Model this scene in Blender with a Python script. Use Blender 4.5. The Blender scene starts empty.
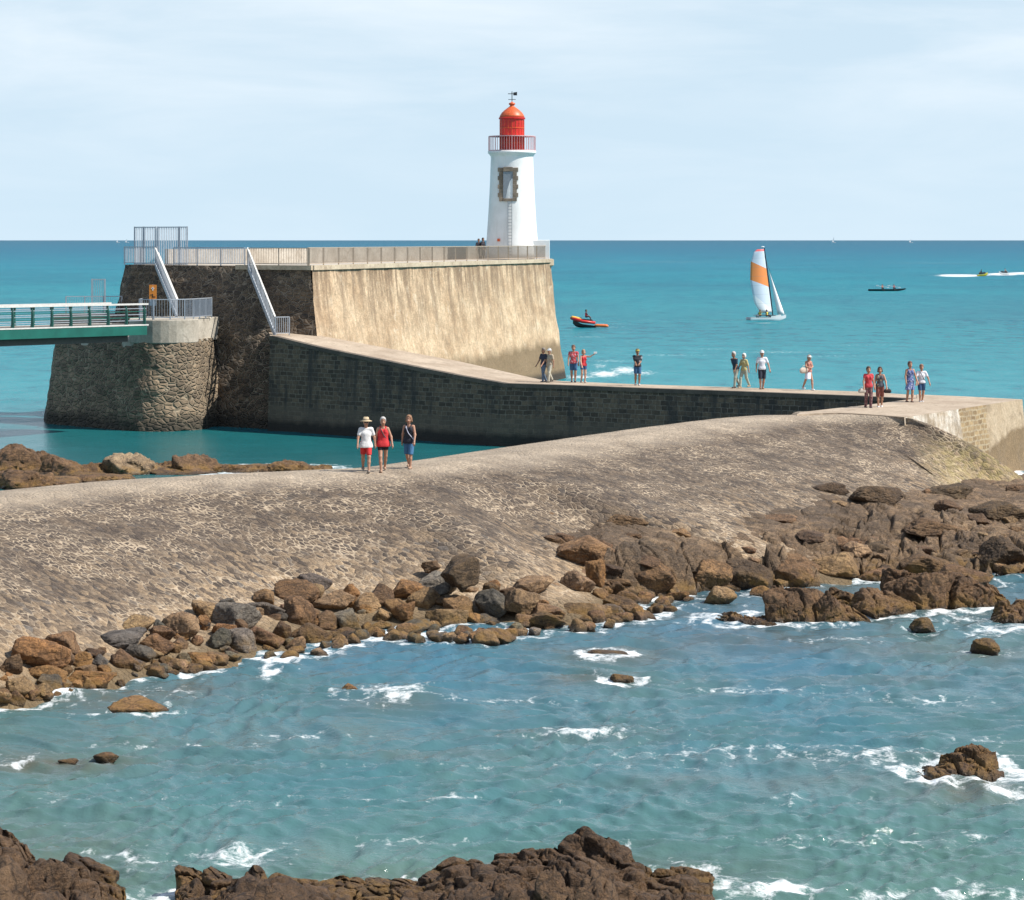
import bpy, math, random
import numpy as np
from math import radians, sin, cos, pi, sqrt
# ------------------------------------------------------------------ camera, sky, sun, exposure
F = 2500.0; H = 10.3
SC = bpy.context.scene
cam = bpy.data.cameras.new('camera'); cam.lens = F/1024*36; cam.sensor_width = 36; cam.sensor_fit = 'HORIZONTAL'
cam.shift_y = -210/1024; cam.clip_start = 1; cam.clip_end = 90000
camo = bpy.data.objects.new('camera', cam); SC.collection.objects.link(camo)
camo.location = (0, 0, H); camo.rotation_euler = (pi/2, 0, 0); SC.camera = camo
SUN_DIR = np.array([1.0, -0.22, 0.0]); SUN_EL = radians(50)
az = math.atan2(SUN_DIR[0], SUN_DIR[1])           # clockwise from +Y
sl = bpy.data.lights.new('sun', 'SUN'); sl.energy = 4.9; sl.angle = radians(0.5); sl.color = (1.0, .955, .88)
so = bpy.data.objects.new('sun', sl); SC.collection.objects.link(so)
so.rotation_euler = (pi/2-SUN_EL, 0, pi-az)
W = bpy.data.worlds.new('World'); SC.world = W; W.use_nodes = True
nt = W.node_tree; N = nt.nodes; L = nt.links; N.clear()
out = N.new('ShaderNodeOutputWorld'); bg = N.new('ShaderNodeBackground'); bg.inputs[1].default_value = 0.098
sky = N.new('ShaderNodeTexSky'); sky.sky_type = 'NISHITA'; sky.sun_disc = False
sky.sun_elevation = SUN_EL; sky.sun_rotation = az; sky.air_density = 1.0; sky.dust_density = 0.3; sky.ozone_density = 3.0
tc = N.new('ShaderNodeTexCoord'); mp = N.new('ShaderNodeMapping'); mp.inputs['Scale'].default_value = (3.2, 3.2, 17)
mp.inputs['Location'].default_value = (.3, 1.7, .35)
no = N.new('ShaderNodeTexNoise'); no.inputs['Scale'].default_value = 2.2; no.inputs['Detail'].default_value = 7; no.inputs['Roughness'].default_value = .55
no.inputs['Distortion'].default_value = .35
cr = N.new('ShaderNodeValToRGB'); cr.color_ramp.elements[0].position = .40; cr.color_ramp.elements[1].position = .74
cr.color_ramp.elements[0].color = (0, 0, 0, 1); cr.color_ramp.elements[1].color = (1, 1, 1, 1)
ml = N.new('ShaderNodeMath'); ml.operation = 'MULTIPLY'; ml.inputs[1].default_value = .48
mx = N.new('ShaderNodeMix'); mx.data_type = 'RGBA'; mx.inputs[7].default_value = (8.2, 8.5, 8.8, 1)
tint = N.new('ShaderNodeMix'); tint.data_type = 'RGBA'; tint.blend_type = 'MULTIPLY'; tint.inputs[0].default_value = 1; tint.inputs[7].default_value = (.93, 1.0, 1.06, 1)
skm = N.new('ShaderNodeMapping'); skm.inputs['Location'].default_value = (0, 0, .16)   # read the sky a little higher: the air low over the sea was very clear
L.new(tc.outputs['Generated'], skm.inputs[0]); L.new(skm.outputs[0], sky.inputs[0])
L.new(tc.outputs['Generated'], mp.inputs[0]); L.new(mp.outputs[0], no.inputs[0]); L.new(no.outputs[0], cr.inputs[0]); L.new(cr.outputs[0], ml.inputs[0])
sz_ = N.new('ShaderNodeSeparateXYZ'); mr = N.new('ShaderNodeMapRange'); mr.inputs[1].default_value = .02; mr.inputs[2].default_value = .08; mr.inputs[3].default_value = .3; mr.inputs[4].default_value = 1
m2 = N.new('ShaderNodeMath'); m2.operation = 'MULTIPLY'; L.new(tc.outputs['Generated'], sz_.inputs[0]); L.new(sz_.outputs[2], mr.inputs[0]); L.new(ml.outputs[0], m2.inputs[0]); L.new(mr.outputs[0], m2.inputs[1])
L.new(m2.outputs[0], mx.inputs[0]); L.new(sky.outputs[0], tint.inputs[6]); 
hz = N.new('ShaderNodeMix'); hz.data_type = 'RGBA'; hz.inputs[0].default_value = .74; hz.inputs[7].default_value = (5.75, 7.0, 7.7, 1)   # thin high veil of cloud
hz_s = N.new('ShaderNodeSeparateXYZ'); hz_m = N.new('ShaderNodeMapRange'); L.new(tc.outputs['Generated'], hz_s.inputs[0]); L.new(hz_s.outputs[2], hz_m.inputs[0])
hz_m.inputs[1].default_value = .10; hz_m.inputs[2].default_value = .40; hz_m.inputs[3].default_value = .78; hz_m.inputs[4].default_value = .12; L.new(hz_m.outputs[0], hz.inputs[0])   # bright haze low over the sea, clear blue overhead
L.new(tint.outputs[2], hz.inputs[6]); L.new(hz.outputs[2], mx.inputs[6]); L.new(mx.outputs[2], bg.inputs[0]); L.new(bg.outputs[0], out.inputs[0])
SC.view_settings.view_transform = 'Standard'; SC.view_settings.look = 'None'; SC.view_settings.exposure = 0.42; SC.view_settings.gamma = 1
SC.view_settings.use_curve_mapping = False
SC.render.engine = 'CYCLES'; SC.cycles.max_bounces = 6; SC.cycles.use_denoising = True; SC.cycles.caustics_reflective = False; SC.cycles.caustics_refractive = False
C = SC.collection
rnd = random.Random(7); RNG = np.random.default_rng(11)

# ------------------------------------------------------------------ helpers
def P(px, py, z=0.0):
    d = (H-z)*F/(py-240.0)
    return np.array([(px-512.0)/F*d, d, z])
def PD(px, d, z=0.0): return np.array([(px-512.0)/F*d, d, z])
def hsh(i, j, k, s=0):
    n = (i*374761393 + j*668265263 + k*2147483647 + s*1274126177) & 0x7fffffff
    n = ((n ^ (n >> 13))*1274126177) & 0x7fffffff
    return ((n ^ (n >> 16)) & 0xffff)/65535.0
def vnoise(p, s=0):
    p = np.asarray(p, float); b = np.floor(p).astype(np.int64); f = p-b; u = f*f*f*(f*(f*6-15)+10); r = 0
    for a in (0, 1):
        for c in (0, 1):
            for e in (0, 1):
                w = (u[:, 0] if a else 1-u[:, 0])*(u[:, 1] if c else 1-u[:, 1])*(u[:, 2] if e else 1-u[:, 2])
                r = r+w*hsh(b[:, 0]+a, b[:, 1]+c, b[:, 2]+e, s)
    return r*2-1
def fbm(p, octs=4, s=0, g=.5):
    p = np.asarray(p, float); r = 0; a = 1; t = 0
    for o in range(octs):
        r = r+a*vnoise(p*(2.03**o)+o*17.3, s+o); t += a; a *= g
    return r/t
def cells(p, s=0):
    """2D worley: returns d1, d2, cell random triple"""
    b = np.floor(p).astype(np.int64); n = len(p); d1 = np.full(n, 9.); d2 = np.full(n, 9.); rr = np.zeros((n, 3)); off = np.zeros((n, 2))
    for i in (-1, 0, 1):
        for j in (-1, 0, 1):
            ci = b[:, 0]+i; cj = b[:, 1]+j
            ox = ci+hsh(ci, cj, 1, s)-p[:, 0]; oy = cj+hsh(ci, cj, 2, s)-p[:, 1]
            d = np.sqrt(ox*ox+oy*oy); m = d < d1
            d2 = np.where(m, d1, np.minimum(d2, d)); d1 = np.where(m, d, d1)
            for q in range(3): rr[:, q] = np.where(m, hsh(ci, cj, 5+q, s), rr[:, q])
            off[:, 0] = np.where(m, -ox, off[:, 0]); off[:, 1] = np.where(m, -oy, off[:, 1])
    return d1, d2, rr, off

class MB:
    def __init__(s): s.v = []; s.f = []; s.n = 0
    def add(s, v, f):
        v = np.asarray(v, float).reshape(-1, 3); s.v.append(v); n = s.n
        s.f.extend([tuple(int(i)+n for i in q) for q in f]); s.n += len(v); return s
    def box(s, c, size, rz=0, taper=0):
        x, y, z = [q/2 for q in size]; t = 1-taper
        a = np.array([(-x,-y,-z),(x,-y,-z),(x,y,-z),(-x,y,-z),(-x*t,-y*t,z),(x*t,-y*t,z),(x*t,y*t,z),(-x*t,y*t,z)])
        R = np.array([[cos(rz), -sin(rz), 0],[sin(rz), cos(rz), 0],[0,0,1]])
        return s.add(a@R.T+np.array(c), [(0,3,2,1),(4,5,6,7),(0,1,5,4),(1,2,6,5),(2,3,7,6),(3,0,4,7)])
    def bar(s, a, b, w=.03, h=None, up=(0,0,1)):
        """rectangular bar from a to b"""
        a = np.array(a, float); b = np.array(b, float); h = h or w; d = b-a; l = np.linalg.norm(d); d = d/l
        u = np.array(up, float)
        if abs(d@u) > .98: u = np.array((0, 1, 0.))
        x = np.cross(d, u); x /= np.linalg.norm(x); y = np.cross(x, d)
        v = []
        for e in (a, b):
            for i, j in ((-1,-1),(1,-1),(1,1),(-1,1)): v.append(e+x*w/2*i+y*h/2*j)
        return s.add(v, [(0,1,2,3),(7,6,5,4),(0,4,5,1),(1,5,6,2),(2,6,7,3),(3,7,4,0)])
    def tube(s, pts, rs, n=8, cap=True):
        pts = [np.array(p, float) for p in pts]; m = len(pts); V = []; up = np.array((0.,0,1))
        if np.isscalar(rs): rs = [rs]*m
        for i, p in enumerate(pts):
            d = pts[min(i+1, m-1)]-pts[max(i-1, 0)]; d = d/(np.linalg.norm(d)+1e-9)
            u = up if abs(d@up) < .95 else np.array((0, 1., 0))
            x = np.cross(d, u); x /= np.linalg.norm(x); y = np.cross(x, d)
            for k in range(n):
                t = 2*pi*k/n; V.append(p+(x*cos(t)+y*sin(t))*rs[i])
        Fc = [(i*n+k, i*n+(k+1) % n, (i+1)*n+(k+1) % n, (i+1)*n+k) for i in range(m-1) for k in range(n)]
        if cap: Fc += [tuple(range(n))[::-1], tuple((m-1)*n+k for k in range(n))]
        return s.add(V, Fc)
    def lathe(s, c, prof, n=32, a0=0, a1=2*pi):
        full = abs(a1-a0-2*pi) < 1e-6; m = n if full else n+1; V = []
        for r, z in prof:
            for k in range(m):
                t = a0+(a1-a0)*k/n; V.append((c[0]+r*cos(t), c[1]+r*sin(t), c[2]+z))
        q = len(prof)
        Fc = [(i*m+k, i*m+(k+1) % m, (i+1)*m+(k+1) % m, (i+1)*m+k) for i in range(q-1) for k in range(n)]
        s.add(V, Fc)
        if full: s.f += [tuple(s.n-len(V)+k for k in range(m))[::-1], tuple(s.n-m+k for k in range(m))]
        return s
    def prism(s, poly, z0, z1):
        """poly ccw list of (x,y); z0,z1 scalar or list"""
        n = len(poly); z0 = [z0]*n if np.isscalar(z0) else z0; z1 = [z1]*n if np.isscalar(z1) else z1
        v = [(p[0], p[1], z0[i]) for i, p in enumerate(poly)]+[(p[0], p[1], z1[i]) for i, p in enumerate(poly)]
        return s.add(v, [tuple(range(n))[::-1], tuple(range(n, 2*n))]+[(i, (i+1) % n, n+(i+1) % n, n+i) for i in range(n)])
    def grid(s, V):
        V = np.asarray(V); a, b = V.shape[:2]; i, j = np.meshgrid(np.arange(a-1), np.arange(b-1), indexing='ij')
        q = (i*b+j).ravel(); return s.add(V.reshape(-1, 3), np.stack([q, q+b, q+b+1, q+1], 1))
    def build(s, name, mat, parent=None, smooth=False, loc=None, bevel=0):
        me = bpy.data.meshes.new(name); v = np.concatenate(s.v)
        if loc is not None: v = v-np.array(loc)
        me.from_pydata(v.tolist(), [], s.f); me.update()
        if smooth: me.polygons.foreach_set('use_smooth', [True]*len(me.polygons))
        o = bpy.data.objects.new(name, me); C.objects.link(o)
        if mat: me.materials.append(mat)
        if parent: o.parent = parent
        if loc is not None: o.location = loc
        if bevel:
            m = o.modifiers.new('bevel', 'BEVEL'); m.width = bevel; m.segments = 2; m.limit_method = 'ANGLE'
        return o
def fastmesh(name, V, quads, mat, smooth=True, parent=None):
    me = bpy.data.meshes.new(name); V = np.asarray(V, np.float32); quads = np.asarray(quads, np.int32); k = quads.shape[1]
    me.vertices.add(len(V)); me.vertices.foreach_set('co', V.ravel())
    me.loops.add(quads.size); me.loops.foreach_set('vertex_index', quads.ravel())
    me.polygons.add(len(quads)); me.polygons.foreach_set('loop_start', np.arange(0, quads.size, k, dtype=np.int32))
    me.update(calc_edges=True); me.validate()
    if smooth: me.polygons.foreach_set('use_smooth', [True]*len(me.polygons))
    if mat: me.materials.append(mat)
    o = bpy.data.objects.new(name, me); C.objects.link(o)
    if parent: o.parent = parent
    return o
def gridq(a, b):
    i, j = np.meshgrid(np.arange(a-1), np.arange(b-1), indexing='ij'); q = (i*b+j).ravel()
    return np.stack([q, q+b, q+b+1, q+1], 1)
def tag(o, label=None, cat=None, group=None, kind=None):
    if label: o['label'] = label
    if cat: o['category'] = cat
    if group: o['group'] = group
    if kind: o['kind'] = kind
    return o
def empty(name, loc, rz=0):
    o = bpy.data.objects.new(name, None); C.objects.link(o); o.location = loc; o.rotation_euler = (0, 0, rz); o.empty_display_size = .3; return o

# ------------------------------------------------------------------ materials
def s2l(c): return tuple(((x/255+.055)/1.055)**2.4 if x/255 > .04045 else x/255/12.92 for x in c)
class NG:
    def __init__(s, name):
        s.m = bpy.data.materials.new(name); s.m.use_nodes = True; s.nt = s.m.node_tree; s.N = s.nt.nodes; s.L = s.nt.links
        s.b = s.N['Principled BSDF']; s.tc = s.N.new('ShaderNodeTexCoord'); s.geo = s.N.new('ShaderNodeNewGeometry')
    def set(s, **k):
        for a, v in k.items(): s.b.inputs[a.replace('_', ' ')].default_value = v
    def link(s, a, b): s.L.new(a, b)
    def val(s, x, sock):
        if hasattr(x, 'links'): s.L.new(x, sock)
        else: sock.default_value = (tuple(x)+(1,) if isinstance(x, (tuple, list)) and len(x) == 3 and len(getattr(sock, 'default_value', (0,))) == 4 else x) if not isinstance(x, (int, float)) else x
    def mapping(s, vec, scale=(1,1,1), loc=(0,0,0), rot=(0,0,0)):
        n = s.N.new('ShaderNodeMapping'); s.L.new(vec, n.inputs[0]); n.inputs['Scale'].default_value = scale; n.inputs['Location'].default_value = loc; n.inputs['Rotation'].default_value = rot; return n.outputs[0]
    def noise(s, vec, scale, detail=4, rough=.55, dist=0, col=False):
        n = s.N.new('ShaderNodeTexNoise'); s.L.new(vec, n.inputs['Vector']); n.inputs['Scale'].default_value = scale; n.inputs['Detail'].default_value = detail
        n.inputs['Roughness'].default_value = rough; n.inputs['Distortion'].default_value = dist; return n.outputs[1 if col else 0]
    def vor(s, vec, scale, feature='F1', rand=1):
        n = s.N.new('ShaderNodeTexVoronoi'); n.feature = feature; s.L.new(vec, n.inputs['Vector']); n.inputs['Scale'].default_value = scale; n.inputs['Randomness'].default_value = rand; return n
    def ramp(s, fac, stops, interp='LINEAR'):
        n = s.N.new('ShaderNodeValToRGB'); e = n.color_ramp.elements; n.color_ramp.interpolation = interp
        while len(e) < len(stops): e.new(.5)
        for i, (p, c) in enumerate(stops):
            e[i].position = p; e[i].color = (c, c, c, 1) if isinstance(c, (int, float)) else tuple(c)+(1,)
        s.L.new(fac, n.inputs[0]); return n.outputs[0]
    def mix(s, f, a, b, mode='MIX'):
        n = s.N.new('ShaderNodeMix'); n.data_type = 'RGBA'; n.blend_type = mode
        s.val(f, n.inputs[0]); s.val(a, n.inputs[6]); s.val(b, n.inputs[7]); return n.outputs[2]
    def math(s, op, a, b=0., clamp=False):
        n = s.N.new('ShaderNodeMath'); n.operation = op; n.use_clamp = clamp; s.val(a, n.inputs[0]); s.val(b, n.inputs[1]); return n.outputs[0]
    def rng(s, x, a, b, c=0., d=1.):
        n = s.N.new('ShaderNodeMapRange'); s.L.new(x, n.inputs[0])
        for i, q in enumerate((a, b, c, d)): n.inputs[i+1].default_value = q
        return n.outputs[0]
    def sep(s, vec):
        n = s.N.new('ShaderNodeSeparateXYZ'); s.L.new(vec, n.inputs[0]); return n.outputs
    def attr(s, name):
        n = s.N.new('ShaderNodeAttribute'); n.attribute_name = name; return n
    def bump(s, h, strength=.5, dist=.05, prev=None):
        n = s.N.new('ShaderNodeBump'); n.inputs['Strength'].default_value = strength; n.inputs['Distance'].default_value = dist; s.L.new(h, n.inputs['Height'])
        if prev is not None: s.L.new(prev, n.inputs['Normal'])
        return n.outputs[0]
    def out(s, col=None, rough=None, normal=None):
        if col is not None: s.val(col, s.b.inputs['Base Color'])
        if rough is not None: s.val(rough, s.b.inputs['Roughness'])
        if normal is not None: s.L.new(normal, s.b.inputs['Normal'])
        return s.m
MATS = {}
def plain(name, rgb, rough=.6, metal=0, var=.12, scale=6, spec=None):
    if name in MATS: return MATS[name]
    g = NG(name); n = g.noise(g.tc.outputs['Object'], scale, 4)
    c = g.mix(g.rng(n, .3, .7), tuple(x*(1-var) for x in rgb), tuple(min(1, x*(1+var)) for x in rgb))
    g.set(Metallic=metal)
    if spec is not None: g.b.inputs['Specular IOR Level'].default_value = spec
    MATS[name] = g.out(c, rough); return MATS[name]

def mat_cobble():
    g = NG('cobbled_slope'); pos = g.geo.outputs['Position']; xyz = g.sep(pos)
    wn = g.noise(pos, 1.5, 2, col=True)
    wv = g.mix(.2, pos, wn, 'ADD')
    vec = g.mapping(wv, (1, 1, 1), rot=(0, 0, .75)); vec = g.mapping(vec, (.72, 1.35, .9))
    e = g.vor(vec, 5.0, 'DISTANCE_TO_EDGE', .8); c = g.vor(vec, 5.0, 'F1', .8)
    rnd_ = g.sep(c.outputs['Color'])
    stone = g.ramp(rnd_[0], [(0, (.058, .042, .030)), (.3, (.155, .110, .072)), (.55, (.27, .190, .117)), (.8, (.42, .295, .175)), (1, (.15, .13, .11))])
    big = g.noise(pos, .16, 5, .6); mid = g.noise(pos, .7, 5, .65)
    zz = g.rng(xyz[2], .6, 2.6)
    # lower courses are sandier, upper courses weathered dark, the crest trodden pale
    low = g.math('ADD', g.math('MULTIPLY', zz, .75), g.math('MULTIPLY', big, .65))
    dark = g.ramp(g.math('ADD', low, g.math('MULTIPLY', g.math('SUBTRACT', mid, .5), .7)), [(.45, 0.), (.85, 1.)])
    stone = g.mix(g.math('MULTIPLY', dark, .72), stone, (.080, .058, .043))
    sandy = g.ramp(low, [(.22, 1.), (.56, 0.)])
    stone = g.mix(g.math('MULTIPLY', sandy, .6), stone, (.44, .31, .185))
    fine = g.noise(pos, 9, 5, .7)
    stone = g.mix(.9, stone, g.ramp(fine, [(.3, .38), (.7, 1.35)]), 'MULTIPLY')
    wid = g.rng(mid, .3, .75, .02, .17)
    mm = g.math('SUBTRACT', 1., g.math('DIVIDE', e.outputs[0], wid), True)
    mort = g.ramp(mm, [(.0, 0.), (.5, 1.)])
    mstr = g.ramp(g.noise(pos, .5, 6, .75), [(.43, .0), (.57, 1.)])
    col = g.mix(g.math('MULTIPLY', g.math('MULTIPLY', mort, mstr), .85), stone, (.54, .42, .29))
    crest = g.math('MULTIPLY', g.rng(xyz[2], 2.80, 3.06), g.ramp(mid, [(.25, .45), (.6, 1.)]))
    col = g.mix(g.math('MULTIPLY', crest, .7), col, (.52, .42, .31))
    td_ = g.rng(g.math('ADD', xyz[2], g.math('MULTIPLY', g.noise(pos, 1.2, 4), .35)), .75, .35); col = g.mix(g.math('MULTIPLY', td_, .85), col, g.mix(mid, (.05, .035, .018), (.20, .135, .06)))
    # lichen by the wall at the far right end
    li = g.math('MULTIPLY', g.math('MULTIPLY', g.rng(xyz[0], 15.6, 17.2), g.rng(xyz[2], 2.6, 1.7)), g.ramp(g.noise(pos, 3, 5, .7), [(.35, 0.), (.6, .9)]))
    col = g.mix(g.math('MULTIPLY', li, .6), col, (.34, .27, .09))
    h = g.math('ADD', g.rng(e.outputs[0], 0, .22, 0, .3), g.math('MULTIPLY', fine, .9)); h = g.math('ADD', h, g.math('MULTIPLY', rnd_[1], .35))
    return g.out(col, .88, g.bump(h, 1.0, .09))
def mat_rubble(name, lo, hi, mortar, scale=1.7, tide=True, bias=0.):
    g = NG(name); pos = g.geo.outputs['Position']; xyz = g.sep(pos)
    v = g.mapping(pos, (1, 1, 1.7))
    e = g.vor(v, scale, 'DISTANCE_TO_EDGE'); c = g.vor(v, scale); r = g.sep(c.outputs['Color'])
    st = g.mix(r[0], lo, hi); st = g.mix(.8, st, g.ramp(g.noise(pos, 8, 5, .7), [(.3, .6), (.7, 1.35)]), 'MULTIPLY')
    big = g.noise(g.mapping(pos, (1, 1, .35)), .5, 4, .6)
    st = g.mix(g.math('MULTIPLY', g.ramp(big, [(.4, 0.), (.65, 1.)]), .5), st, tuple(x*.55 for x in lo))
    mo = g.math('MULTIPLY', g.ramp(e.outputs[0], [(.02, 1.), (.09, 0.)]), g.ramp(g.noise(pos, .9, 4), [(.35, .2), (.6, .9)]))
    col = g.mix(mo, st, mortar)
    if tide:
        t = g.rng(g.math('ADD', xyz[2], g.math('MULTIPLY', g.noise(pos, 1.2, 3), .6)), 1.3, .7)
        col = g.mix(g.math('MULTIPLY', t, .8), col, (.022, .02, .014))
    h = g.math('ADD', g.rng(e.outputs[0], 0, .2), g.math('MULTIPLY', g.noise(pos, 8, 5), .5))
    return g.out(col, .85, g.bump(h, 1.0, .09))
def mat_coursed():
    """dark coursed blocks; UV in metres"""
    g = NG('coursed_stone'); uv = g.tc.outputs['UV']; pos = g.geo.outputs['Position']; xyz = g.sep(pos)
    w = g.mix(.11, uv, g.noise(pos, 1.6, 3, col=True), 'ADD')
    b = g.N.new('ShaderNodeTexBrick'); g.L.new(w, b.inputs['Vector']); b.offset = .5; b.squash = .7; b.squash_frequency = 3
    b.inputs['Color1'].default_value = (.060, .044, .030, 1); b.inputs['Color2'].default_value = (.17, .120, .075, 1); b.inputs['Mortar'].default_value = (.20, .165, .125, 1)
    b.inputs['Scale'].default_value = 1; b.inputs['Mortar Size'].default_value = .022; b.inputs['Mortar Smooth'].default_value = .3
    b.inputs['Bias'].default_value = -.1; b.inputs['Brick Width'].default_value = .46; b.inputs['Row Height'].default_value = .235
    col = g.mix(.9, b.outputs[0], g.ramp(g.noise(pos, 7, 5, .7), [(.3, .55), (.7, 1.4)]), 'MULTIPLY')
    st = g.noise(g.mapping(pos, (1, 1, .12)), 1.1, 5, .7)
    col = g.mix(g.math('MULTIPLY', g.ramp(st, [(.50, 0.), (.62, 1.)]), .75), col, (.03, .03, .03))
    st2 = g.noise(g.mapping(pos, (1, 1, .3), loc=(5, 9, 2)), .35, 5, .6)
    zl = g.rng(g.math('ADD', xyz[2], g.math('MULTIPLY', st2, .8)), 1.9, 1.6)       # rendered lower band
    col = g.mix(g.math('MULTIPLY', zl, .55), col, (.14, .112, .08))
    wet = g.rng(g.math('ADD', xyz[2], g.math('MULTIPLY', g.noise(pos, 1.5, 3), .4)), .95, .6)
    col = g.mix(g.math('MULTIPLY', wet, .9), col, (.012, .012, .010))
    top = g.rng(xyz[2], 2.86, 2.92)
    h = g.math('ADD', g.math('MULTIPLY', b.outputs['Fac'], -1.), g.math('MULTIPLY', g.noise(pos, 9, 5), .6))
    return g.out(col, .8, g.bump(h, .8, .05))
def mat_litwall():
    """sea-facing rough-cast: pale tan with streaks down from the cornice and a tide stain"""
    g = NG('streaked_stone'); pos = g.geo.outputs['Position']; xyz = g.sep(pos)
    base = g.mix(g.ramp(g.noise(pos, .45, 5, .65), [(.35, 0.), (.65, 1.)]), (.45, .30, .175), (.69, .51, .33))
    base = g.mix(.9, base, g.ramp(g.noise(pos, 3.5, 7, .75), [(.28, .62), (.72, 1.32)]), 'MULTIPLY')
    v = g.vor(g.mapping(pos, (1, 1, 1.4)), 2.2, 'DISTANCE_TO_EDGE')
    base = g.mix(g.math('MULTIPLY', g.ramp(v.outputs[0], [(.01, 1.), (.06, 0.)]), .35), base, (.30, .23, .15))
    sk = g.noise(g.mapping(pos, (1, 1, .10)), 1.25, 6, .72); hz = g.rng(xyz[2], 3.0, 8.6)
    stk = g.ramp(g.math('ADD', sk, g.math('MULTIPLY', hz, .10)), [(.51, 0.), (.64, 1.)])
    base = g.mix(g.math('MULTIPLY', stk, g.math('ADD', g.math('MULTIPLY', hz, .7), .18)), base, (.19, .125, .075))
    blot = g.noise(pos, 1.1, 6, .75, .6); base = g.mix(g.math('MULTIPLY', g.ramp(blot, [(.5, 0.), (.64, 1.)]), .45), base, (.27, .19, .12)); base = g.mix(g.math('MULTIPLY', g.ramp(blot, [(.34, 1.), (.44, 0.)]), .4), base, (.74, .62, .46))
    td = g.rng(g.math('ADD', g.math('ADD', xyz[2], g.math('MULTIPLY', g.noise(pos, .6, 4), 1.0)), g.math('MULTIPLY', xyz[1], -.008)), 2.05, 1.45)
    base = g.mix(g.math('MULTIPLY', td, .9), base, g.mix(g.noise(pos, 2, 6, .7), (.10, .065, .03), (.27, .185, .10)))
    wet = g.rng(xyz[2], .8, .4); base = g.mix(wet, base, (.04, .03, .02))
    return g.out(base, .9, g.bump(g.noise(pos, 5, 7, .75), .9, .10))
def mat_concrete(name, a=(.36, .29, .21), b=(.50, .42, .32), stain=(.20, .15, .10), patch=None):
    g = NG(name); pos = g.geo.outputs['Position']; xyz = g.sep(pos)
    c = g.mix(g.ramp(g.noise(pos, .5, 5, .6), [(.35, 0.), (.65, 1.)]), a, b)
    c = g.mix(.8, c, g.ramp(g.noise(pos, 7, 6, .75), [(.3, .7), (.7, 1.25)]), 'MULTIPLY')
    c = g.mix(g.math('MULTIPLY', g.ramp(g.noise(pos, 1.6, 5, .7, 1.), [(.52, 0.), (.66, 1.)]), .55), c, stain)
    if patch == 'rail': pass
    return g.out(c, .9, g.bump(g.noise(pos, 6, 6, .7), .5, .04))
def mat_headwall():
    """lit end wall: pale render patches, ochre block courses, brown tide band; UV in metres"""
    g = NG('patched_render'); uv = g.tc.outputs['UV']; pos = g.geo.outputs['Position']; u = g.sep(uv)
    b = g.N.new('ShaderNodeTexBrick'); g.L.new(g.mix(.16, uv, g.noise(pos, 1.8, 4, col=True), 'ADD'), b.inputs['Vector'])
    b.inputs['Color1'].default_value = (.22, .145, .07, 1); b.inputs['Color2'].default_value = (.44, .31, .16, 1); b.inputs['Mortar'].default_value = (.42, .33, .21, 1)
    b.inputs['Scale'].default_value = 1; b.inputs['Mortar Size'].default_value = .035; b.inputs['Brick Width'].default_value = .5; b.inputs['Row Height'].default_value = .22
    col = b.outputs[0]
    nz = g.noise(pos, 1.1, 5, .7)
    ren = g.mix(g.ramp(nz, [(.38, 0.), (.6, 1.)]), (.46, .36, .25), (.68, .62, .53))
    stk = g.noise(g.mapping(pos, (1, 1, .2)), 2.2, 6, .7); ren = g.mix(g.math('MULTIPLY', g.ramp(stk, [(.5, 0.), (.64, 1.)]), .6), ren, (.26, .20, .14))
    uu = g.math('ADD', u[0], g.math('MULTIPLY', g.math('SUBTRACT', nz, .5), .9))
    m1 = g.rng(uu, 6.0, 5.9); m2 = g.rng(uu, 8.9, 9.0)
    col = g.mix(m1, col, ren); col = g.mix(m2, col, g.mix(g.ramp(nz, [(.35, 0.), (.65, 1.)]), (.40, .30, .19), (.52, .41, .28)))
    band = g.rng(g.math('SUBTRACT', g.math('ADD', u[1], g.math('MULTIPLY', nz, .5)), g.math('MULTIPLY', g.rng(u[0], 7, 12), 1.2)), 1.05, .85)
    col = g.mix(g.math('MULTIPLY', band, .88), col, g.mix(g.noise(pos, 1.8, 7, .75), (.08, .05, .02), (.30, .20, .10)))
    wt_ = g.noise(pos, .8, 6, .7, .8); col = g.mix(g.math('MULTIPLY', g.ramp(wt_, [(.5, 0.), (.6, 1.)]), .5), col, (.22, .16, .10))
    col = g.mix(.7, col, g.ramp(g.noise(pos, 7, 6, .75), [(.3, .65), (.7, 1.3)]), 'MULTIPLY')
    return g.out(col, .9, g.bump(g.noise(pos, 6, 6, .75), .8, .06))
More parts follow.
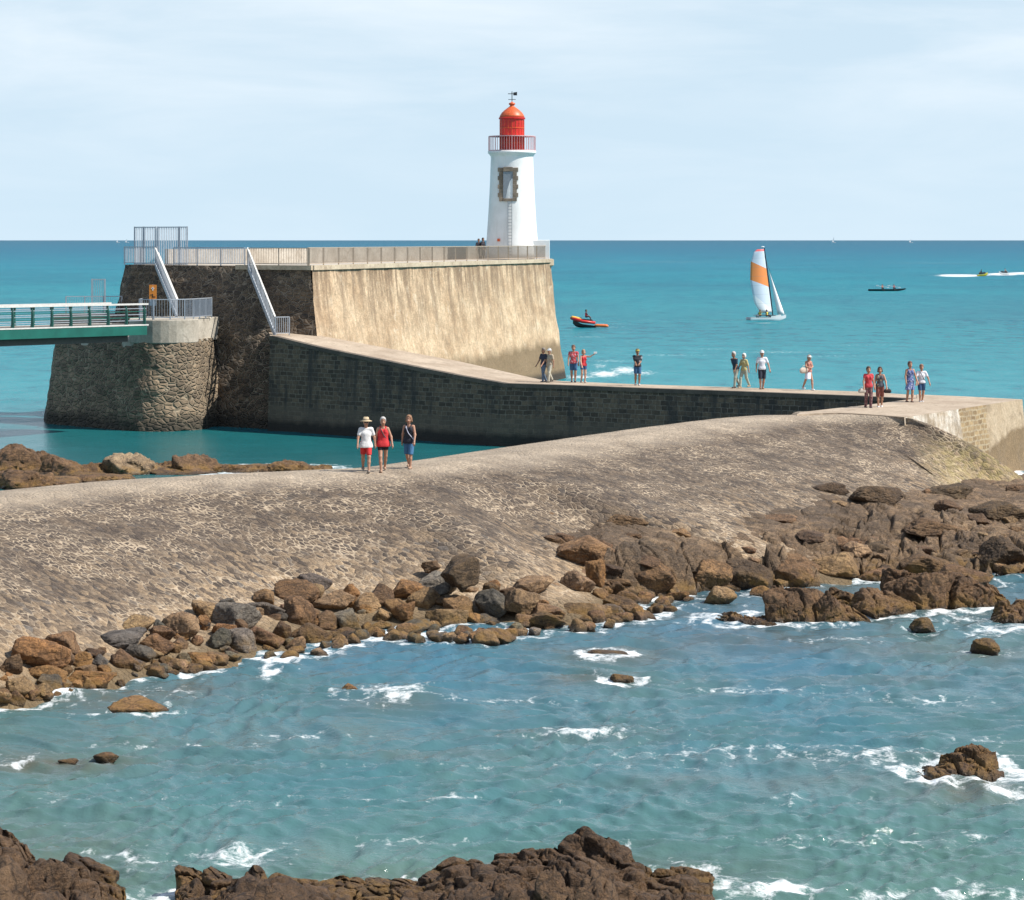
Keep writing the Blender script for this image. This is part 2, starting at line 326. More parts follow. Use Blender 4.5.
def mat_rock(name, use_obj=True, base=(.15, .095, .055), tide=True):
    g = NG(name); pos = g.geo.outputs['Position']; xyz = g.sep(pos)
    if use_obj:
        oi = g.N.new('ShaderNodeObjectInfo'); base = oi.outputs['Color']
    d = g.mix(1., base, (.42, .40, .40), 'MULTIPLY'); l = g.mix(1., base, (1.75, 1.65, 1.5), 'MULTIPLY')
    n1 = g.noise(pos, 1.6, 8, .68, .4); c = g.mix(g.ramp(n1, [(.33, 0.), (.66, 1.)]), d, base)
    n2 = g.noise(pos, 5.5, 8, .75); c = g.mix(g.ramp(n2, [(.46, 0.), (.72, .85)]), c, l)
    if not use_obj:
        ld_ = g.noise(pos, .35, 4, .6); c = g.mix(g.ramp(ld_, [(.40, .6), (.55, 0.)]), c, (.075, .052, .034)); up = g.rng(xyz[2], .9, 1.5); c = g.mix(g.math('MULTIPLY', up, .5), c, (.085, .064, .046))
    n4 = g.noise(pos, 22, 5, .7); c = g.mix(.8, c, g.ramp(n4, [(.3, .65), (.7, 1.35)]), 'MULTIPLY')
    pp_ = g.noise(pos, .9, 6, .75, .5); c = g.mix(g.ramp(pp_, [(.52, 0.), (.66, .55)]), c, g.mix(1., base, (2.1, 2.15, 2.1), 'MULTIPLY')); c = g.mix(g.ramp(pp_, [(.34, .6), (.45, 0.)]), c, g.mix(1., base, (.38, .36, .34), 'MULTIPLY'))  # random pale and dark patches; the dark ones paint in crevice shade
    crk = g.vor(g.mapping(g.mix(.25, pos, g.noise(pos, 2, 3, col=True), 'ADD'), (1, 1, 2.2), rot=(.25, .2, .4)), 1.5, 'DISTANCE_TO_EDGE')
    ck = g.ramp(crk.outputs[0], [(.0, .7), (.035, 0.)]); c = g.mix(ck, c, g.mix(1., d, (.4, .4, .4), 'MULTIPLY'))
    if tide:
        oc = g.math('MULTIPLY', g.rng(xyz[2], .55, .2), g.ramp(g.noise(pos, 2.2, 4, .7), [(.42, 0.), (.6, .75)]))
        c = g.mix(oc, c, (.27, .15, .035))
        wt = g.rng(g.math('ADD', xyz[2], g.math('MULTIPLY', n2, .2)), .26, .12); c = g.mix(g.math('MULTIPLY', wt, .75), c, (.02, .014, .008))
        rg = g.rng(wt, 0, 1, .85, .3)
    else: rg = .85
    ly = g.noise(g.mapping(pos, (.8, .8, 4.5), rot=(.18, .12, 0)), 1.6, 6, .7)
    h = g.math('ADD', n2, g.math('MULTIPLY', n4, .35)); h = g.math('ADD', h, g.math('MULTIPLY', crk.outputs[0], .8)); h = g.math('ADD', h, g.math('MULTIPLY', ly, 1.0))
    return g.out(c, rg, g.bump(h, 1.0, .12))
def mat_water():
    g = NG('sea_water'); pos = g.geo.outputs['Position']; xyz = g.sep(pos)
    dist = xyz[1]
    # body colour: silty green-blue inshore with sky glints painted into the tone, turquoise outside the jetty, deeper blue towards the horizon
    ld = g.math('LOGARITHM', dist, 10.)
    body = g.ramp(g.rng(ld, 1.55, 4.2), [(0, (.078, .152, .120)), (.05, (.054, .140, .158)), (.10, (.042, .125, .180)), (.2, (.015, .085, .110)), (.26, (.006, .205, .240)), (.42, (.005, .215, .268)), (.56, (.004, .165, .240)), (.70, (.002, .095, .175)), (1, (.002, .055, .115))])
    # patches
    pn = g.noise(g.mapping(pos, (.55, .22, 1)), .22, 5, .6)
    body = g.mix(g.math('MULTIPLY', g.ramp(pn, [(.42, 0.), (.66, 1.)]), g.rng(ld, 2.05, 1.8, 0, .6)), body, (.085, .135, .10))
    far = g.noise(g.mapping(pos, (.0022, .0011, 1)), 9, 6, .65)
    body = g.mix(g.math('MULTIPLY', g.ramp(far, [(.42, 0.), (.62, 1.)]), g.rng(ld, 2.2, 2.6, 0, .55)), body, (.003, .085, .155))
    ripple_mottle = g.noise(g.mapping(pos, (.05, .022, 1)), 7, 8, .75)
    body = g.mix(g.math('MULTIPLY', g.ramp(ripple_mottle, [(.46, 0.), (.62, 1.)]), g.rng(ld, 2.0, 2.2, 0, .45)), body, (.035, .26, .29)); body = g.mix(g.math('MULTIPLY', g.ramp(ripple_mottle, [(.36, 1.), (.46, 0.)]), g.rng(ld, 2.0, 2.2, 0, .6)), body, (.002, .075, .12))  # ripple light and shade put into the colour as a pale and dark mottle
    rk = g.attr('shallow').outputs['Fac']
    body = g.mix(g.math('MULTIPLY', rk, g.ramp(g.noise(pos, 1.1, 5, .7), [(.3, .35), (.6, 1.)])), body, (.10, .085, .055))
    hb = g.attr('calm').outputs['Fac']
    body = g.mix(g.math('MULTIPLY', hb, .7), body, (.010, .115, .118))
    # foam
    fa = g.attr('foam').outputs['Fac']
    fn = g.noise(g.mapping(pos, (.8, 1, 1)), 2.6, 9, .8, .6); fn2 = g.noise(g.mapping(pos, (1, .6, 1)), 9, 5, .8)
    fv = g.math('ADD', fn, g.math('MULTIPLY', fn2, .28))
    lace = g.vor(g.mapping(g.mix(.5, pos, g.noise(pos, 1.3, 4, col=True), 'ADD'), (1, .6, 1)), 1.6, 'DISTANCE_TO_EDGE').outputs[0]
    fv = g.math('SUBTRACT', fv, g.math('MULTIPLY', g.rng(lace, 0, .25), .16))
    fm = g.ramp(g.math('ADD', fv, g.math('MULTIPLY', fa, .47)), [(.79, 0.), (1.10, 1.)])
    # scattered whitecap flecks out at sea
    ff = g.noise(g.mapping(pos, (.055, .05, 1)), 9, 7, .8)
    fl = g.math('MULTIPLY', g.ramp(ff, [(.665, 0.), (.73, 1.)]), g.rng(ld, 2.0, 2.15, 0, .55)); fl = g.math('MULTIPLY', fl, g.rng(ld, 3.0, 2.7))
    fm = g.math('MAXIMUM', fm, fl)
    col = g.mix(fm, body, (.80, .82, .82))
    b1 = g.noise(g.mapping(pos, (.6, 1.25, 1), rot=(0, 0, .2)), 2.6, 5, .62, .25)
    b1 = g.math('SUBTRACT', 1., g.math('ABSOLUTE', g.math('SUBTRACT', g.math('MULTIPLY', b1, 2.), 1.)))
    b2 = g.noise(g.mapping(pos, (.5, 1., 1), rot=(0, 0, .2)), 1.0, 5, .6, .4); b3 = g.noise(g.mapping(pos, (.5, 1., 1), rot=(0, 0, .1)), .32, 8, .7)
    k = g.rng(ld, 1.95, 2.9, 1., 0.)
    hh = g.math('ADD', g.math('MULTIPLY', b1, .22), g.math('MULTIPLY', b2, .5)); hh = g.math('ADD', hh, g.math('MULTIPLY', b3, g.rng(ld, 1.95, 2.5, .2, 3.5)))
    bn = g.N.new('ShaderNodeBump'); g.L.new(hh, bn.inputs['Height']); bn.inputs['Distance'].default_value = .38
    g.L.new(g.math('ADD', g.math('MULTIPLY', g.math('SUBTRACT', 1., g.math('MULTIPLY', hb, .55)), g.rng(ld, 1.9, 2.4, .38, 1.)), 0.), bn.inputs['Strength'])
    g.link(g.rng(ld, 1.9, 2.3, 1.33, 1.14), g.b.inputs['IOR']); g.link(g.rng(ld, 1.75, 2.25, .5, .20), g.b.inputs['Specular IOR Level'])
    rg = g.math('ADD', g.rng(ld, 1.6, 2.8, .07, .34), g.math('MULTIPLY', fm, .5))
    return g.out(col, rg, bn.outputs[0])

def mat_tower():
    g = NG('weathered_white_render'); pos = g.geo.outputs['Position']; xyz = g.sep(pos)
    c = g.mix(g.rng(g.noise(pos, .9, 5, .6), .35, .65), (.74, .74, .72), (.83, .83, .82))
    st = g.noise(g.mapping(pos, (1, 1, .09)), 3.2, 6, .75); c = g.mix(g.math('MULTIPLY', g.ramp(st, [(.55, 0.), (.70, 1.)]), .30), c, (.46, .42, .36))
    c = g.mix(g.math('MULTIPLY', g.rng(g.math('ADD', xyz[2], g.math('MULTIPLY', st, 1.5)), 10.6, 9.4), .35), c, (.50, .46, .38))
    return g.out(c, .8, g.bump(g.noise(pos, 4, 5, .6), .3, .03))
M = dict(
    cobble=mat_cobble(),
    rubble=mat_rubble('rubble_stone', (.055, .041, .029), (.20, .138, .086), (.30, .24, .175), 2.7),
    rubble_lit=mat_rubble('sunlit_rubble', (.12, .09, .06), (.30, .22, .14), (.36, .29, .20), 2.5),  # paler copy of the rubble, sunlit tone put into its colours
    coursed=mat_coursed(), litwall=mat_litwall(), deck=mat_concrete('deck_concrete', (.34, .26, .185), (.46, .37, .275)),
    cap=mat_concrete('cap_concrete', (.34, .30, .24), (.52, .47, .39), (.20, .17, .13)), headwall=mat_headwall(),
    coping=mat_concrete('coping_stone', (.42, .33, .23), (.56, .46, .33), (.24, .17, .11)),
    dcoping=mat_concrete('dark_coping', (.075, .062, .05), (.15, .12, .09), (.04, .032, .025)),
    rock=mat_rock('rock'), shore=mat_rock('shore_rock', False, (.235, .155, .090)), water=mat_water(),
    white=plain('white_paint', (.80, .80, .79), .75, var=.04, scale=1.5), tower=mat_tower(), red=plain('red_paint', (.55, .022, .016), .4, var=.15),
    redo=plain('faded_red_paint', (.62, .11, .03), .45, var=.2), galv=plain('galvanised_steel', (.42, .45, .49), .5, .35, .12),
    pink=plain('gallery_steel', (.72, .42, .42), .5), rust=plain('weathered_steel', (.42, .34, .26), .6, .1), green=plain('green_paint', (.010, .115, .088), .45, var=.2, scale=1.2),
    dgreen=plain('dark_green_paint', (.01, .07, .055), .5), dark=plain('dark_steel', (.03, .032, .034), .6), beam=plain('bridge_concrete', (.13, .115, .10), .8),
    wrail=plain('pale_handrail', (.62, .60, .56), .5), orange=plain('sign_orange', (.72, .24, .03), .5), black=plain('black_paint', (.015, .015, .016), .5),
    glass=plain('dark_glass', (.03, .04, .05), .15), granite=plain('brown_surround', (.22, .175, .13), .85, var=.35, scale=3), gpanel=plain('grey_panel', (.22, .25, .28), .6),
    para=mat_concrete('parapet_stone', (.36, .31, .25), (.50, .45, .38), (.24, .19, .14)),
)

# ------------------------------------------------------------------ lines shared by several builders
def smooth_line(pts, n, it=2):
    pts = np.array(pts, float); s = np.r_[0, np.cumsum(np.linalg.norm(np.diff(pts[:, :2], axis=0), axis=1))]
    t = np.linspace(0, s[-1], n); q = np.stack([np.interp(t, s, pts[:, k]) for k in range(pts.shape[1])], 1)
    w = max(3, n//28)|1; ker = np.hanning(w+2)[1:-1]; ker /= ker.sum()
    for _ in range(it):
        for k in range(q.shape[1]):
            e = np.r_[2*q[0, k]-q[w//2:0:-1, k], q[:, k], 2*q[-1, k]-q[-2:-w//2-1:-1, k]]
            q[:, k] = np.convolve(e, ker, 'valid')[:n]
    return q
ZP = 3.1
crestpx = [(-900, 660), (-500, 585), (-260, 541), (-120, 514), (0, 497.5), (120, 485), (240, 477.5), (340, 473), (400, 470.5), (450, 463), (520, 452.5), (600, 440.5), (680, 428.5), (760, 418.5), (830, 414), (870, 415), (905, 418)]
CR = smooth_line([P(a, b, ZP) for a, b in crestpx], 420)
CR[-1] = P(905, 418, ZP)
e0_ = int(np.argmax(CR[:, 0]/CR[:, 1]*F+512 > 852))
for i_ in range(e0_, len(CR)): CR[i_] = CR[e0_]+(CR[-1]-CR[e0_])*(i_-e0_)/(len(CR)-1-e0_)
def cre_end(i): return np.clip((CR[i, 0]/CR[i, 1]*F+512-740)/165, 0, 1)
T = np.gradient(CR[:, :2], axis=0); T /= np.linalg.norm(T, axis=1)[:, None]
NR = np.stack([T[:, 1], -T[:, 0]], 1)
endn = np.array([3.2, -1.3]); endn /= np.linalg.norm(endn)
ew = np.array([cre_end(i) for i in range(len(CR))])
w3 = (ew**3)[:, None]; NR = NR*(1-w3)+endn*w3
kk = np.hanning(41); kk /= kk.sum()
for k in (0, 1): NR[:, k] = np.convolve(np.r_[np.full(20, NR[0, k]), NR[:, k], np.full(20, NR[-1, k])], kk, 'valid')
NR /= np.linalg.norm(NR, axis=1)[:, None]; NR[-1] = endn
TOEPX = [(-900, 1000, .6), (-500, 800, .7), (-300, 725, .8), (-100, 672, .85), (0, 656, .85), (60, 642, .85), (130, 624, .85), (200, 606, .85), (290, 586, .85), (400, 580, .88), (470, 574, .92), (530, 578, .95), (520, 545, 1.35), (508, 516, 1.85), (590, 514, 1.75), (640, 524, 1.6), (700, 522, 1.55), (740, 510, 1.5), (800, 503, 1.45), (850, 497, 1.35), (905, 492, 1.1), (990, 479, .8), (1060, 476, .7)]
TOE = np.array([P(*q) for q in TOEPX])
def ray_toe(o, d):
    best = None
    for a, b in zip(TOE[:-1], TOE[1:]):
        e = b[:2]-a[:2]; D_ = d[0]*(-e[1])+d[1]*e[0]
        if abs(D_) < 1e-9: continue
        r = a[:2]-o[:2]; s = (r[0]*(-e[1])+r[1]*e[0])/D_; t = (d[0]*r[1]-d[1]*r[0])/D_
        if s > .5 and -1e-6 <= t <= 1+1e-6 and (best is None or s < best[0]): best = (s, a[2]+(b[2]-a[2])*t)
    return best or (11., .8)
ST, ZTOE = np.array([ray_toe(CR[i], NR[i]) for i in range(len(CR))]).T
def smooth1(a, w):
    k = np.hanning(w); k /= k.sum(); h = w//2; return np.convolve(np.r_[np.full(h, a[0]), a, np.full(h, a[-1])], k, 'valid')
ST = smooth1(ST, 9); ZTOE = smooth1(ZTOE, 9); w9 = w3[:, 0]**2; ST = ST*(1-w9)+4.8*w9; ZTOE = ZTOE*(1-w9)+.7*w9
print('toe', ST[::30].round(1), ZTOE[::30].round(2))
def zprof(i, s):
    t = s/ST[i]; dz = ZP-ZTOE[i]
    return ZP-dz*(.5*t+.5*t*t) if t <= 1 else ZTOE[i]-(.31+.22*min(1, max(0, (-150-(CR[i, 0]/CR[i, 1]*F+512))/120)))*(s-ST[i])

# ------------------------------------------------------------------ the sea
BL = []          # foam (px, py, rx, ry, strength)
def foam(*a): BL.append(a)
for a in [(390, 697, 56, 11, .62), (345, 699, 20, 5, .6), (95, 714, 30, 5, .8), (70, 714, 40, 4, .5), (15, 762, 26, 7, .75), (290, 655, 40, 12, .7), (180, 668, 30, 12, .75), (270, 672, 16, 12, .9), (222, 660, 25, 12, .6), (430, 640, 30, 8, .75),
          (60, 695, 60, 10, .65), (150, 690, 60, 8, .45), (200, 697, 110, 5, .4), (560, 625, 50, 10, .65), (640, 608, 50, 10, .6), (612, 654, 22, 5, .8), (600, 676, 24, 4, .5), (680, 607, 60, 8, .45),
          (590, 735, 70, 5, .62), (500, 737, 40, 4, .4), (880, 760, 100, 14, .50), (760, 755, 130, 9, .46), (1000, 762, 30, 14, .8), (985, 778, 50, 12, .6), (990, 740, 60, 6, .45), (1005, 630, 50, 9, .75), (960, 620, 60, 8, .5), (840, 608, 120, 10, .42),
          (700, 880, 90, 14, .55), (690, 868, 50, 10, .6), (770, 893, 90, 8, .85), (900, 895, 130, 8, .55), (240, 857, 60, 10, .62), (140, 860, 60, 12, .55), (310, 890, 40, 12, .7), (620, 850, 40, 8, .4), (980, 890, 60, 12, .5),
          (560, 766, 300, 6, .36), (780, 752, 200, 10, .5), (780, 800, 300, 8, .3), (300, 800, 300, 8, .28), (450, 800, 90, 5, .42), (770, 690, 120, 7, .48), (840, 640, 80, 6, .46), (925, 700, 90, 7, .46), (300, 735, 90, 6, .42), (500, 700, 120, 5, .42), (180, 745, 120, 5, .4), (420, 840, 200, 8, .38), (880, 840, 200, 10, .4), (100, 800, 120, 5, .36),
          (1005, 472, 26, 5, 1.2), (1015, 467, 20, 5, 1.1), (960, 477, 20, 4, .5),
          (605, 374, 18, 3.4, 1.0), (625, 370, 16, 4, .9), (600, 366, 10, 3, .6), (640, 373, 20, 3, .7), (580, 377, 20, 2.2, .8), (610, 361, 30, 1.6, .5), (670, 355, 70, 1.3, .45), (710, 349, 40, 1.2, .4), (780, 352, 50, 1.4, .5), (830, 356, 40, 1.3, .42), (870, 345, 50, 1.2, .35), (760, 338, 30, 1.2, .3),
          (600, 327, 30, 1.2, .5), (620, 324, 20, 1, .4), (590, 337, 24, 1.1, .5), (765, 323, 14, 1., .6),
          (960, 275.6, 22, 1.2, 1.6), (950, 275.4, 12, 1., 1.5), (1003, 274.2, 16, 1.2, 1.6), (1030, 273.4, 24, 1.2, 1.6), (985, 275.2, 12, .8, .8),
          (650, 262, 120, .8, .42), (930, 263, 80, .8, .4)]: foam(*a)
ROCKS = []   # (x, y, rx, ry) of everything that breaks the surface
SH = [(620, 655, 60, 8, .9), (590, 680, 50, 6, .7), (760, 640, 130, 14, .55), (60, 764, 110, 10, .85), (180, 690, 60, 10, .6), (330, 600, 140, 22, .4), (900, 650, 90, 8, .5), (600, 600, 200, 22, .5), (870, 600, 170, 22, .6), (390, 705, 60, 8, .5), (120, 700, 90, 12, .7),
      (200, 745, 110, 6, .3), (640, 870, 140, 20, .45), (780, 780, 220, 8, .3), (450, 890, 260, 24, .5), (60, 860, 120, 40, .4), (965, 790, 70, 14, .7), (870, 680, 120, 6, .35), (430, 755, 90, 6, .4), (240, 770, 60, 5, .35), (990, 655, 50, 8, .6), (590, 735, 160, 8, .3), (840, 760, 160, 9, .3)]
def build_sea():
    ys = [1100.]
    while ys[-1] > 241.2: ys.append(ys[-1]-max(.22, min(1.05, (ys[-1]-240)*.011+.12)))
    ys = np.array(ys); pxs = np.arange(-360, 1385, 2.0)
    PX, PY = np.meshgrid(pxs, ys, indexing='ij'); D = H*F/(PY-240); X = (PX-512)/F*D; Y = D
    x = X.ravel(); y = Y.ravel(); dd = D.ravel(); n = len(x)
    step = np.abs(np.gradient(D, axis=1)).ravel()
    calm = np.zeros(n)
    cx = np.interp(y, CR[:, 1], CR[:, 0]); calm = ((x < cx+1) & (y > 68) & (y < 118)).astype(float)
    prx = lambda yy: np.interp(yy, [113, 126, 141], [18.3, -.35, -24])
    ln = (x < np.interp(y, [108, 124, 141], [17, 1, -24])) & (y > 75) & (y < 141) & (x < cx+1)
    calm = np.where(ln, 1., 0.)*np.clip((x+40)/14, 0, 1)
    amp = 1-.72*calm
    wx = x+.8*fbm(np.stack([x*.25, y*.2, x*0], 1), 2, 3)*2; wy = y+.8*fbm(np.stack([x*.25, y*.2, x*0+9], 1), 2, 5)*2
    g = np.zeros(n); r = np.random.default_rng(4)
    for i in range(64):
        lam = .34*(18**(i/63.)); th = -pi/2+.35+r.normal(0, .62); k = 2*pi/lam; ph = r.uniform(0, 2*pi)
        a = .0105*lam**.72*(1 if lam < 1.0 else (1.0/lam)**1.15)
        w = np.clip((lam/(step*2.2))-1, 0, 1)
        s = np.sin(k*(cos(th)*wx+sin(th)*wy)+ph)
        g += a*w*(s+.35*(np.abs(s)**1.0)*np.sign(s)*0-.30*np.cos(2*np.arcsin(np.clip(s, -1, 1))))
    far = np.clip((300-dd)/150, 0, 1)
    z = g*amp*far*1.05
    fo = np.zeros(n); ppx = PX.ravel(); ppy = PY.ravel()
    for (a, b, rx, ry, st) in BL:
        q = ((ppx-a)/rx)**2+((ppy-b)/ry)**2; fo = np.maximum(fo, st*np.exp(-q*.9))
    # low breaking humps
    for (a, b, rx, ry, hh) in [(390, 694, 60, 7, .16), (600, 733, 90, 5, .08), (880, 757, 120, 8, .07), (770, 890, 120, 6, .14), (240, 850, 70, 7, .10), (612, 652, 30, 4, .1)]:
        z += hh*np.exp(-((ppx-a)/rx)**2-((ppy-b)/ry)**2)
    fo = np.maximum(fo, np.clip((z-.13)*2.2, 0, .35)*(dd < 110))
    fo2 = fo.reshape(PX.shape); rk = random.Random(3)
    for (rx0, ry0, ra, rb) in ROCKS:
        p0 = rx0/ry0*F+512; pr = (ra+.9)/ry0*F; i0, i1 = np.searchsorted(pxs, [p0-pr, p0+pr]); yb = ys[::-1]
        ya, yc = 240+H*F/(ry0+rb+.9), 240+H*F/max(5, ry0-rb-1.1); j0, j1 = len(ys)-np.searchsorted(yb, yc), len(ys)-np.searchsorted(yb, ya)
        if i1 <= i0 or j1 <= j0: continue
        xx = X[i0:i1, j0:j1]; yy_ = Y[i0:i1, j0:j1]; q = np.sqrt(((xx-rx0)/(ra+.28))**2+((yy_-ry0)/(rb+.32))**2); st = rk.choice([.15, .3, .42, .52, .62, .7])
        fo2[i0:i1, j0:j1] = np.maximum(fo2[i0:i1, j0:j1], st*np.exp(-(np.maximum(q-1, 0)/.45)**2))
    fo = fo2.ravel()
    sh = np.zeros(n)
    for (a, b, rx, ry, st) in SH:
        q = ((ppx-a)/rx)**2+((ppy-b)/ry)**2; sh = np.maximum(sh, st*np.exp(-q))
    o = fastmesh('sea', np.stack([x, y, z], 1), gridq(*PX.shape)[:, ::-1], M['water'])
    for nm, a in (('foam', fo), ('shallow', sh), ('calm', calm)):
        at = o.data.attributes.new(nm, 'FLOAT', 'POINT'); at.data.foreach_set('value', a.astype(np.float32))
    tag(o, kind='structure')
    # sea beyond the fan and below: one wide sheet slightly lower, and the sea bed
    R = 70000; w = MB().add([(-R, -300, -.35), (R, -300, -.35), (R, R, -.35), (-R, R, -.35)], [(0, 1, 2, 3)]).build('open_sea', M['water']); tag(w, kind='structure')

# ------------------------------------------------------------------ cobbled causeway
ss = np.r_[np.array([-7.5, -5.5, -3.6, -2.3]), np.linspace(-1.7, 0, 8)[:-1], np.linspace(0, 17, 110)]
def causeway():
    V = np.zeros((len(CR), len(ss), 3))
    for j, s in enumerate(ss):
        if s >= 0: z = np.array([zprof(i, s) for i in range(len(CR))])
        elif s > -1.75: z = ZP-.03*(abs(s)/1.7)**2+0*ST
        else: z = ZP-.03-(abs(s)-1.7)*.75+0*ST
        V[:, j, 0] = CR[:, 0]+NR[:, 0]*s; V[:, j, 1] = CR[:, 1]+NR[:, 1]*s; V[:, j, 2] = z
    for i in range(len(CR)):
        if CR[i, 0]/CR[i, 1]*F+512 > 790:
            w_ = min(1, (CR[i, 0]/CR[i, 1]*F+512-790)/30)
            for j, s in enumerate(ss):
                if s < 0: V[i, j, 2] = V[i, j, 2]*(1-w_)+(ZP-.05)*w_; q = CR[i, :2]+(NR[i]*s)*(1-w_)+np.array([-.1, .35])*abs(s)*w_; V[i, j, :2] = q
    p = V.reshape(-1, 3); s_ = np.tile(ss, len(CR))
    n = fbm(np.stack([p[:, 0]*.35, p[:, 1]*.35, p[:, 0]*0], 1), 3, 8)*.11+fbm(np.stack([p[:, 0]*1.9, p[:, 1]*1.9, p[:, 0]*0], 1), 3, 9)*.035
    n = n*np.clip((s_+1.7)/2.5, .12, 1); px_ = np.repeat(CR[:, 0]/CR[:, 1]*F+512, len(ss)); n = np.where(px_ > 820, np.maximum(n, 0)*.5+.05*np.clip((px_-840)/20, 0, 1)*np.clip(s_, 0, .3)/.3, n)
    p[:, 2] += n
    return V, fastmesh('cobbled_causeway', p, gridq(len(CR), len(ss))[:, ::-1], M['cobble'])
CV, cw = causeway(); tag(cw, 'long rounded causeway of cobbles and pale mortar sloping down to the rocks', 'causeway')
def zslope(x, y):
    d2 = (CR[:, 0]-x)**2+(CR[:, 1]-y)**2; i = int(d2.argmin()); s = (x-CR[i, 0])*NR[i, 0]+(y-CR[i, 1])*NR[i, 1]
    return zprof(i, s) if s > 0 else ZP
def on_slope(px, py):
    z = 1.5
    for _ in range(12):
        q = P(px, py, z); z = .5*z+.5*max(zslope(q[0], q[1]), -.3)
    return P(px, py, z)

# ------------------------------------------------------------------ head of the causeway and the low pier
def wallstrip(name, top, bot, mat, parent, u0=0, sub=1):
    """vertical-ish face between two 3D polylines with UV in metres"""
    top = np.array(top); bot = np.array(bot); n = len(top); u = np.r_[0, np.cumsum(np.linalg.norm(np.diff(top[:, :2], axis=0), axis=1))]+u0
    v = np.concatenate([bot, top]); f = [(i, i+1, n+i+1, n+i) for i in range(n-1)]
    me = bpy.data.meshes.new(name); me.from_pydata(v.tolist(), [], f); me.materials.append(mat)
    uv = me.uv_layers.new(name='UVMap'); U = np.r_[u, u]; Z = v[:, 2]
    for l in me.loops: uv.data[l.index].uv = (U[l.vertex_index], Z[l.vertex_index])
    o = bpy.data.objects.new(name, me); C.objects.link(o); o.parent = parent; return o
pier = empty('stone_pier', tuple(P(560, 385, ZP)*[1, 1, 0])); pier.location.z = 0
tag(pier, 'low dark stone pier joining the cobbled causeway to the ramp of the bastion', 'pier')
PL = np.array(pier.location)
near = [PD(270, 135.3, 5.12), PD(275, 134.9, 5.1), PD(320, 131.6, 4.70), P(400, 363.5, 3.98), P(460, 375.5, 3.5), P(505, 383.3, 3.14), P(560, 385, 3.1), P(640, 388, ZP), P(740, 391.4, ZP), P(860, 396, ZP), P(917, 399, ZP)]
near[3] = PD(400, 128.9, 10.3-123.5*128.9/F); near[4] = PD(460, 127.3, 10.3-135.5*127.3/F)
far = [PD(268, 141, 5.2), PD(300, 140.5, 5.15), PD(322, 138.0, 10.3-96*138/F), P(395, 349.5, 4.35), P(460, 361.5, 3.75), P(540, 379.5, 3.1), P(570, 381.5, 3.1), P(640, 384.3, ZP), P(740, 387.4, ZP), P(860, 391.5, ZP), P(917, 395, ZP)]
A_, B_ = near[0], near[5]
def lnp(px, y):
    k = (px-512)/F; e = B_[:2]-A_[:2]; t = (k*A_[1]-A_[0])/(e[0]-k*e[1]); q = A_[:2]+e*t; return np.array([q[0], q[1], H-(y-240)*q[1]/F])
near[1] = lnp(275, 336.3); near[2] = lnp(320, 347.3); near[3] = lnp(400, 363.5); near[4] = lnp(460, 375.5)
n_ = np.array(near); f_ = np.array(far)
drop = lambda a, off: np.stack([a[:, 0]-.57*off, a[:, 1]-.82*off, a[:, 2]*0-1.2], 1)
dk = MB(); dk.grid(np.stack([n_, f_], 0)-PL); dk.build('deck', M['deck'], pier)
cth = .2; n2_ = n_-[0, 0, cth]; proud = n_+np.array([-.57, -.82, 0])*.07
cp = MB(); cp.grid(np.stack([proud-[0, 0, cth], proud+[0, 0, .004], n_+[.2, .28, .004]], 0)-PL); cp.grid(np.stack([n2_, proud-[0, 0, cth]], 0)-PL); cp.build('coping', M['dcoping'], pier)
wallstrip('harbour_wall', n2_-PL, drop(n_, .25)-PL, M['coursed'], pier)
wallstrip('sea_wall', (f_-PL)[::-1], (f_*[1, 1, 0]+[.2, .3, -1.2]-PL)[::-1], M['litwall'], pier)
# head
hd = empty('pier_head', (18.0, 108, 0)); tag(hd, 'square sunlit end of the pier with patched pale render and ochre blocks', 'pier end'); HL = np.array(hd.location)
poly = [P(905, 418, ZP)+[0, .12, 0], P(1022, 400, ZP), P(960, 396.8, ZP), P(917, 395, ZP), P(917, 399.0, ZP), P(860, 406.5, ZP), P(830, 409.5, ZP), P(800, 413, ZP)]+[np.array([c[0]-.1, c[1]+.45, ZP]) for c in CR if 800 < c[0]/c[1]*F+512 < 898][::4]
MB().prism([(p-HL)[:2] for p in poly], ZP-.7, ZP+.03).build('deck', M['deck'], hd)
wt = [P(905, 418, ZP-.0)-[.2, .3, 0], P(905, 418, ZP), P(1022, 400, ZP)]; wa_, wb_ = P(905, 418, ZP), P(1022, 400, ZP); wt = np.array([wa_*(1-t)+wb_*t for t in (-.01, .5, 1)])
out_ = np.array([.78, -.62, 0])
wallstrip('patched_wall', wt+[0, 0, .032]+out_*.02-HL, wt*[1, 1, 0]+out_*.45-[0, 0, 1.2]-HL, M['headwall'], hd)
ec = np.array([P(1022, 400, ZP), P(960, 396.8, ZP)]); wallstrip('end_wall', ec-HL+out_*.03*[1, 1, 0], ec*[1, 1, 0]-[-.3, -.2, 1.2]-HL, M['headwall'], hd, 12)
# sloping kerb that edges the cobbles against the wall
ke = MB(); a = P(905, 418, ZP)-[0, 0, .05]; e3 = np.array([endn[0], endn[1], 0])
pts = [np.array([a[0]+e3[0]*s, a[1]+e3[1]*s, zprof(-1, s)+.02]) for s in np.linspace(.3, 4.6, 9)]
for p, q in zip(pts[:-1], pts[1:]): ke.bar(p-HL-[0, 0, .17]+[.06, .1, 0], q-HL+(q-p)*.02-[0, 0, .17]+[.06, .1, 0], .3, .3)
ke.build('sloping_kerb', M['cobble'], hd)

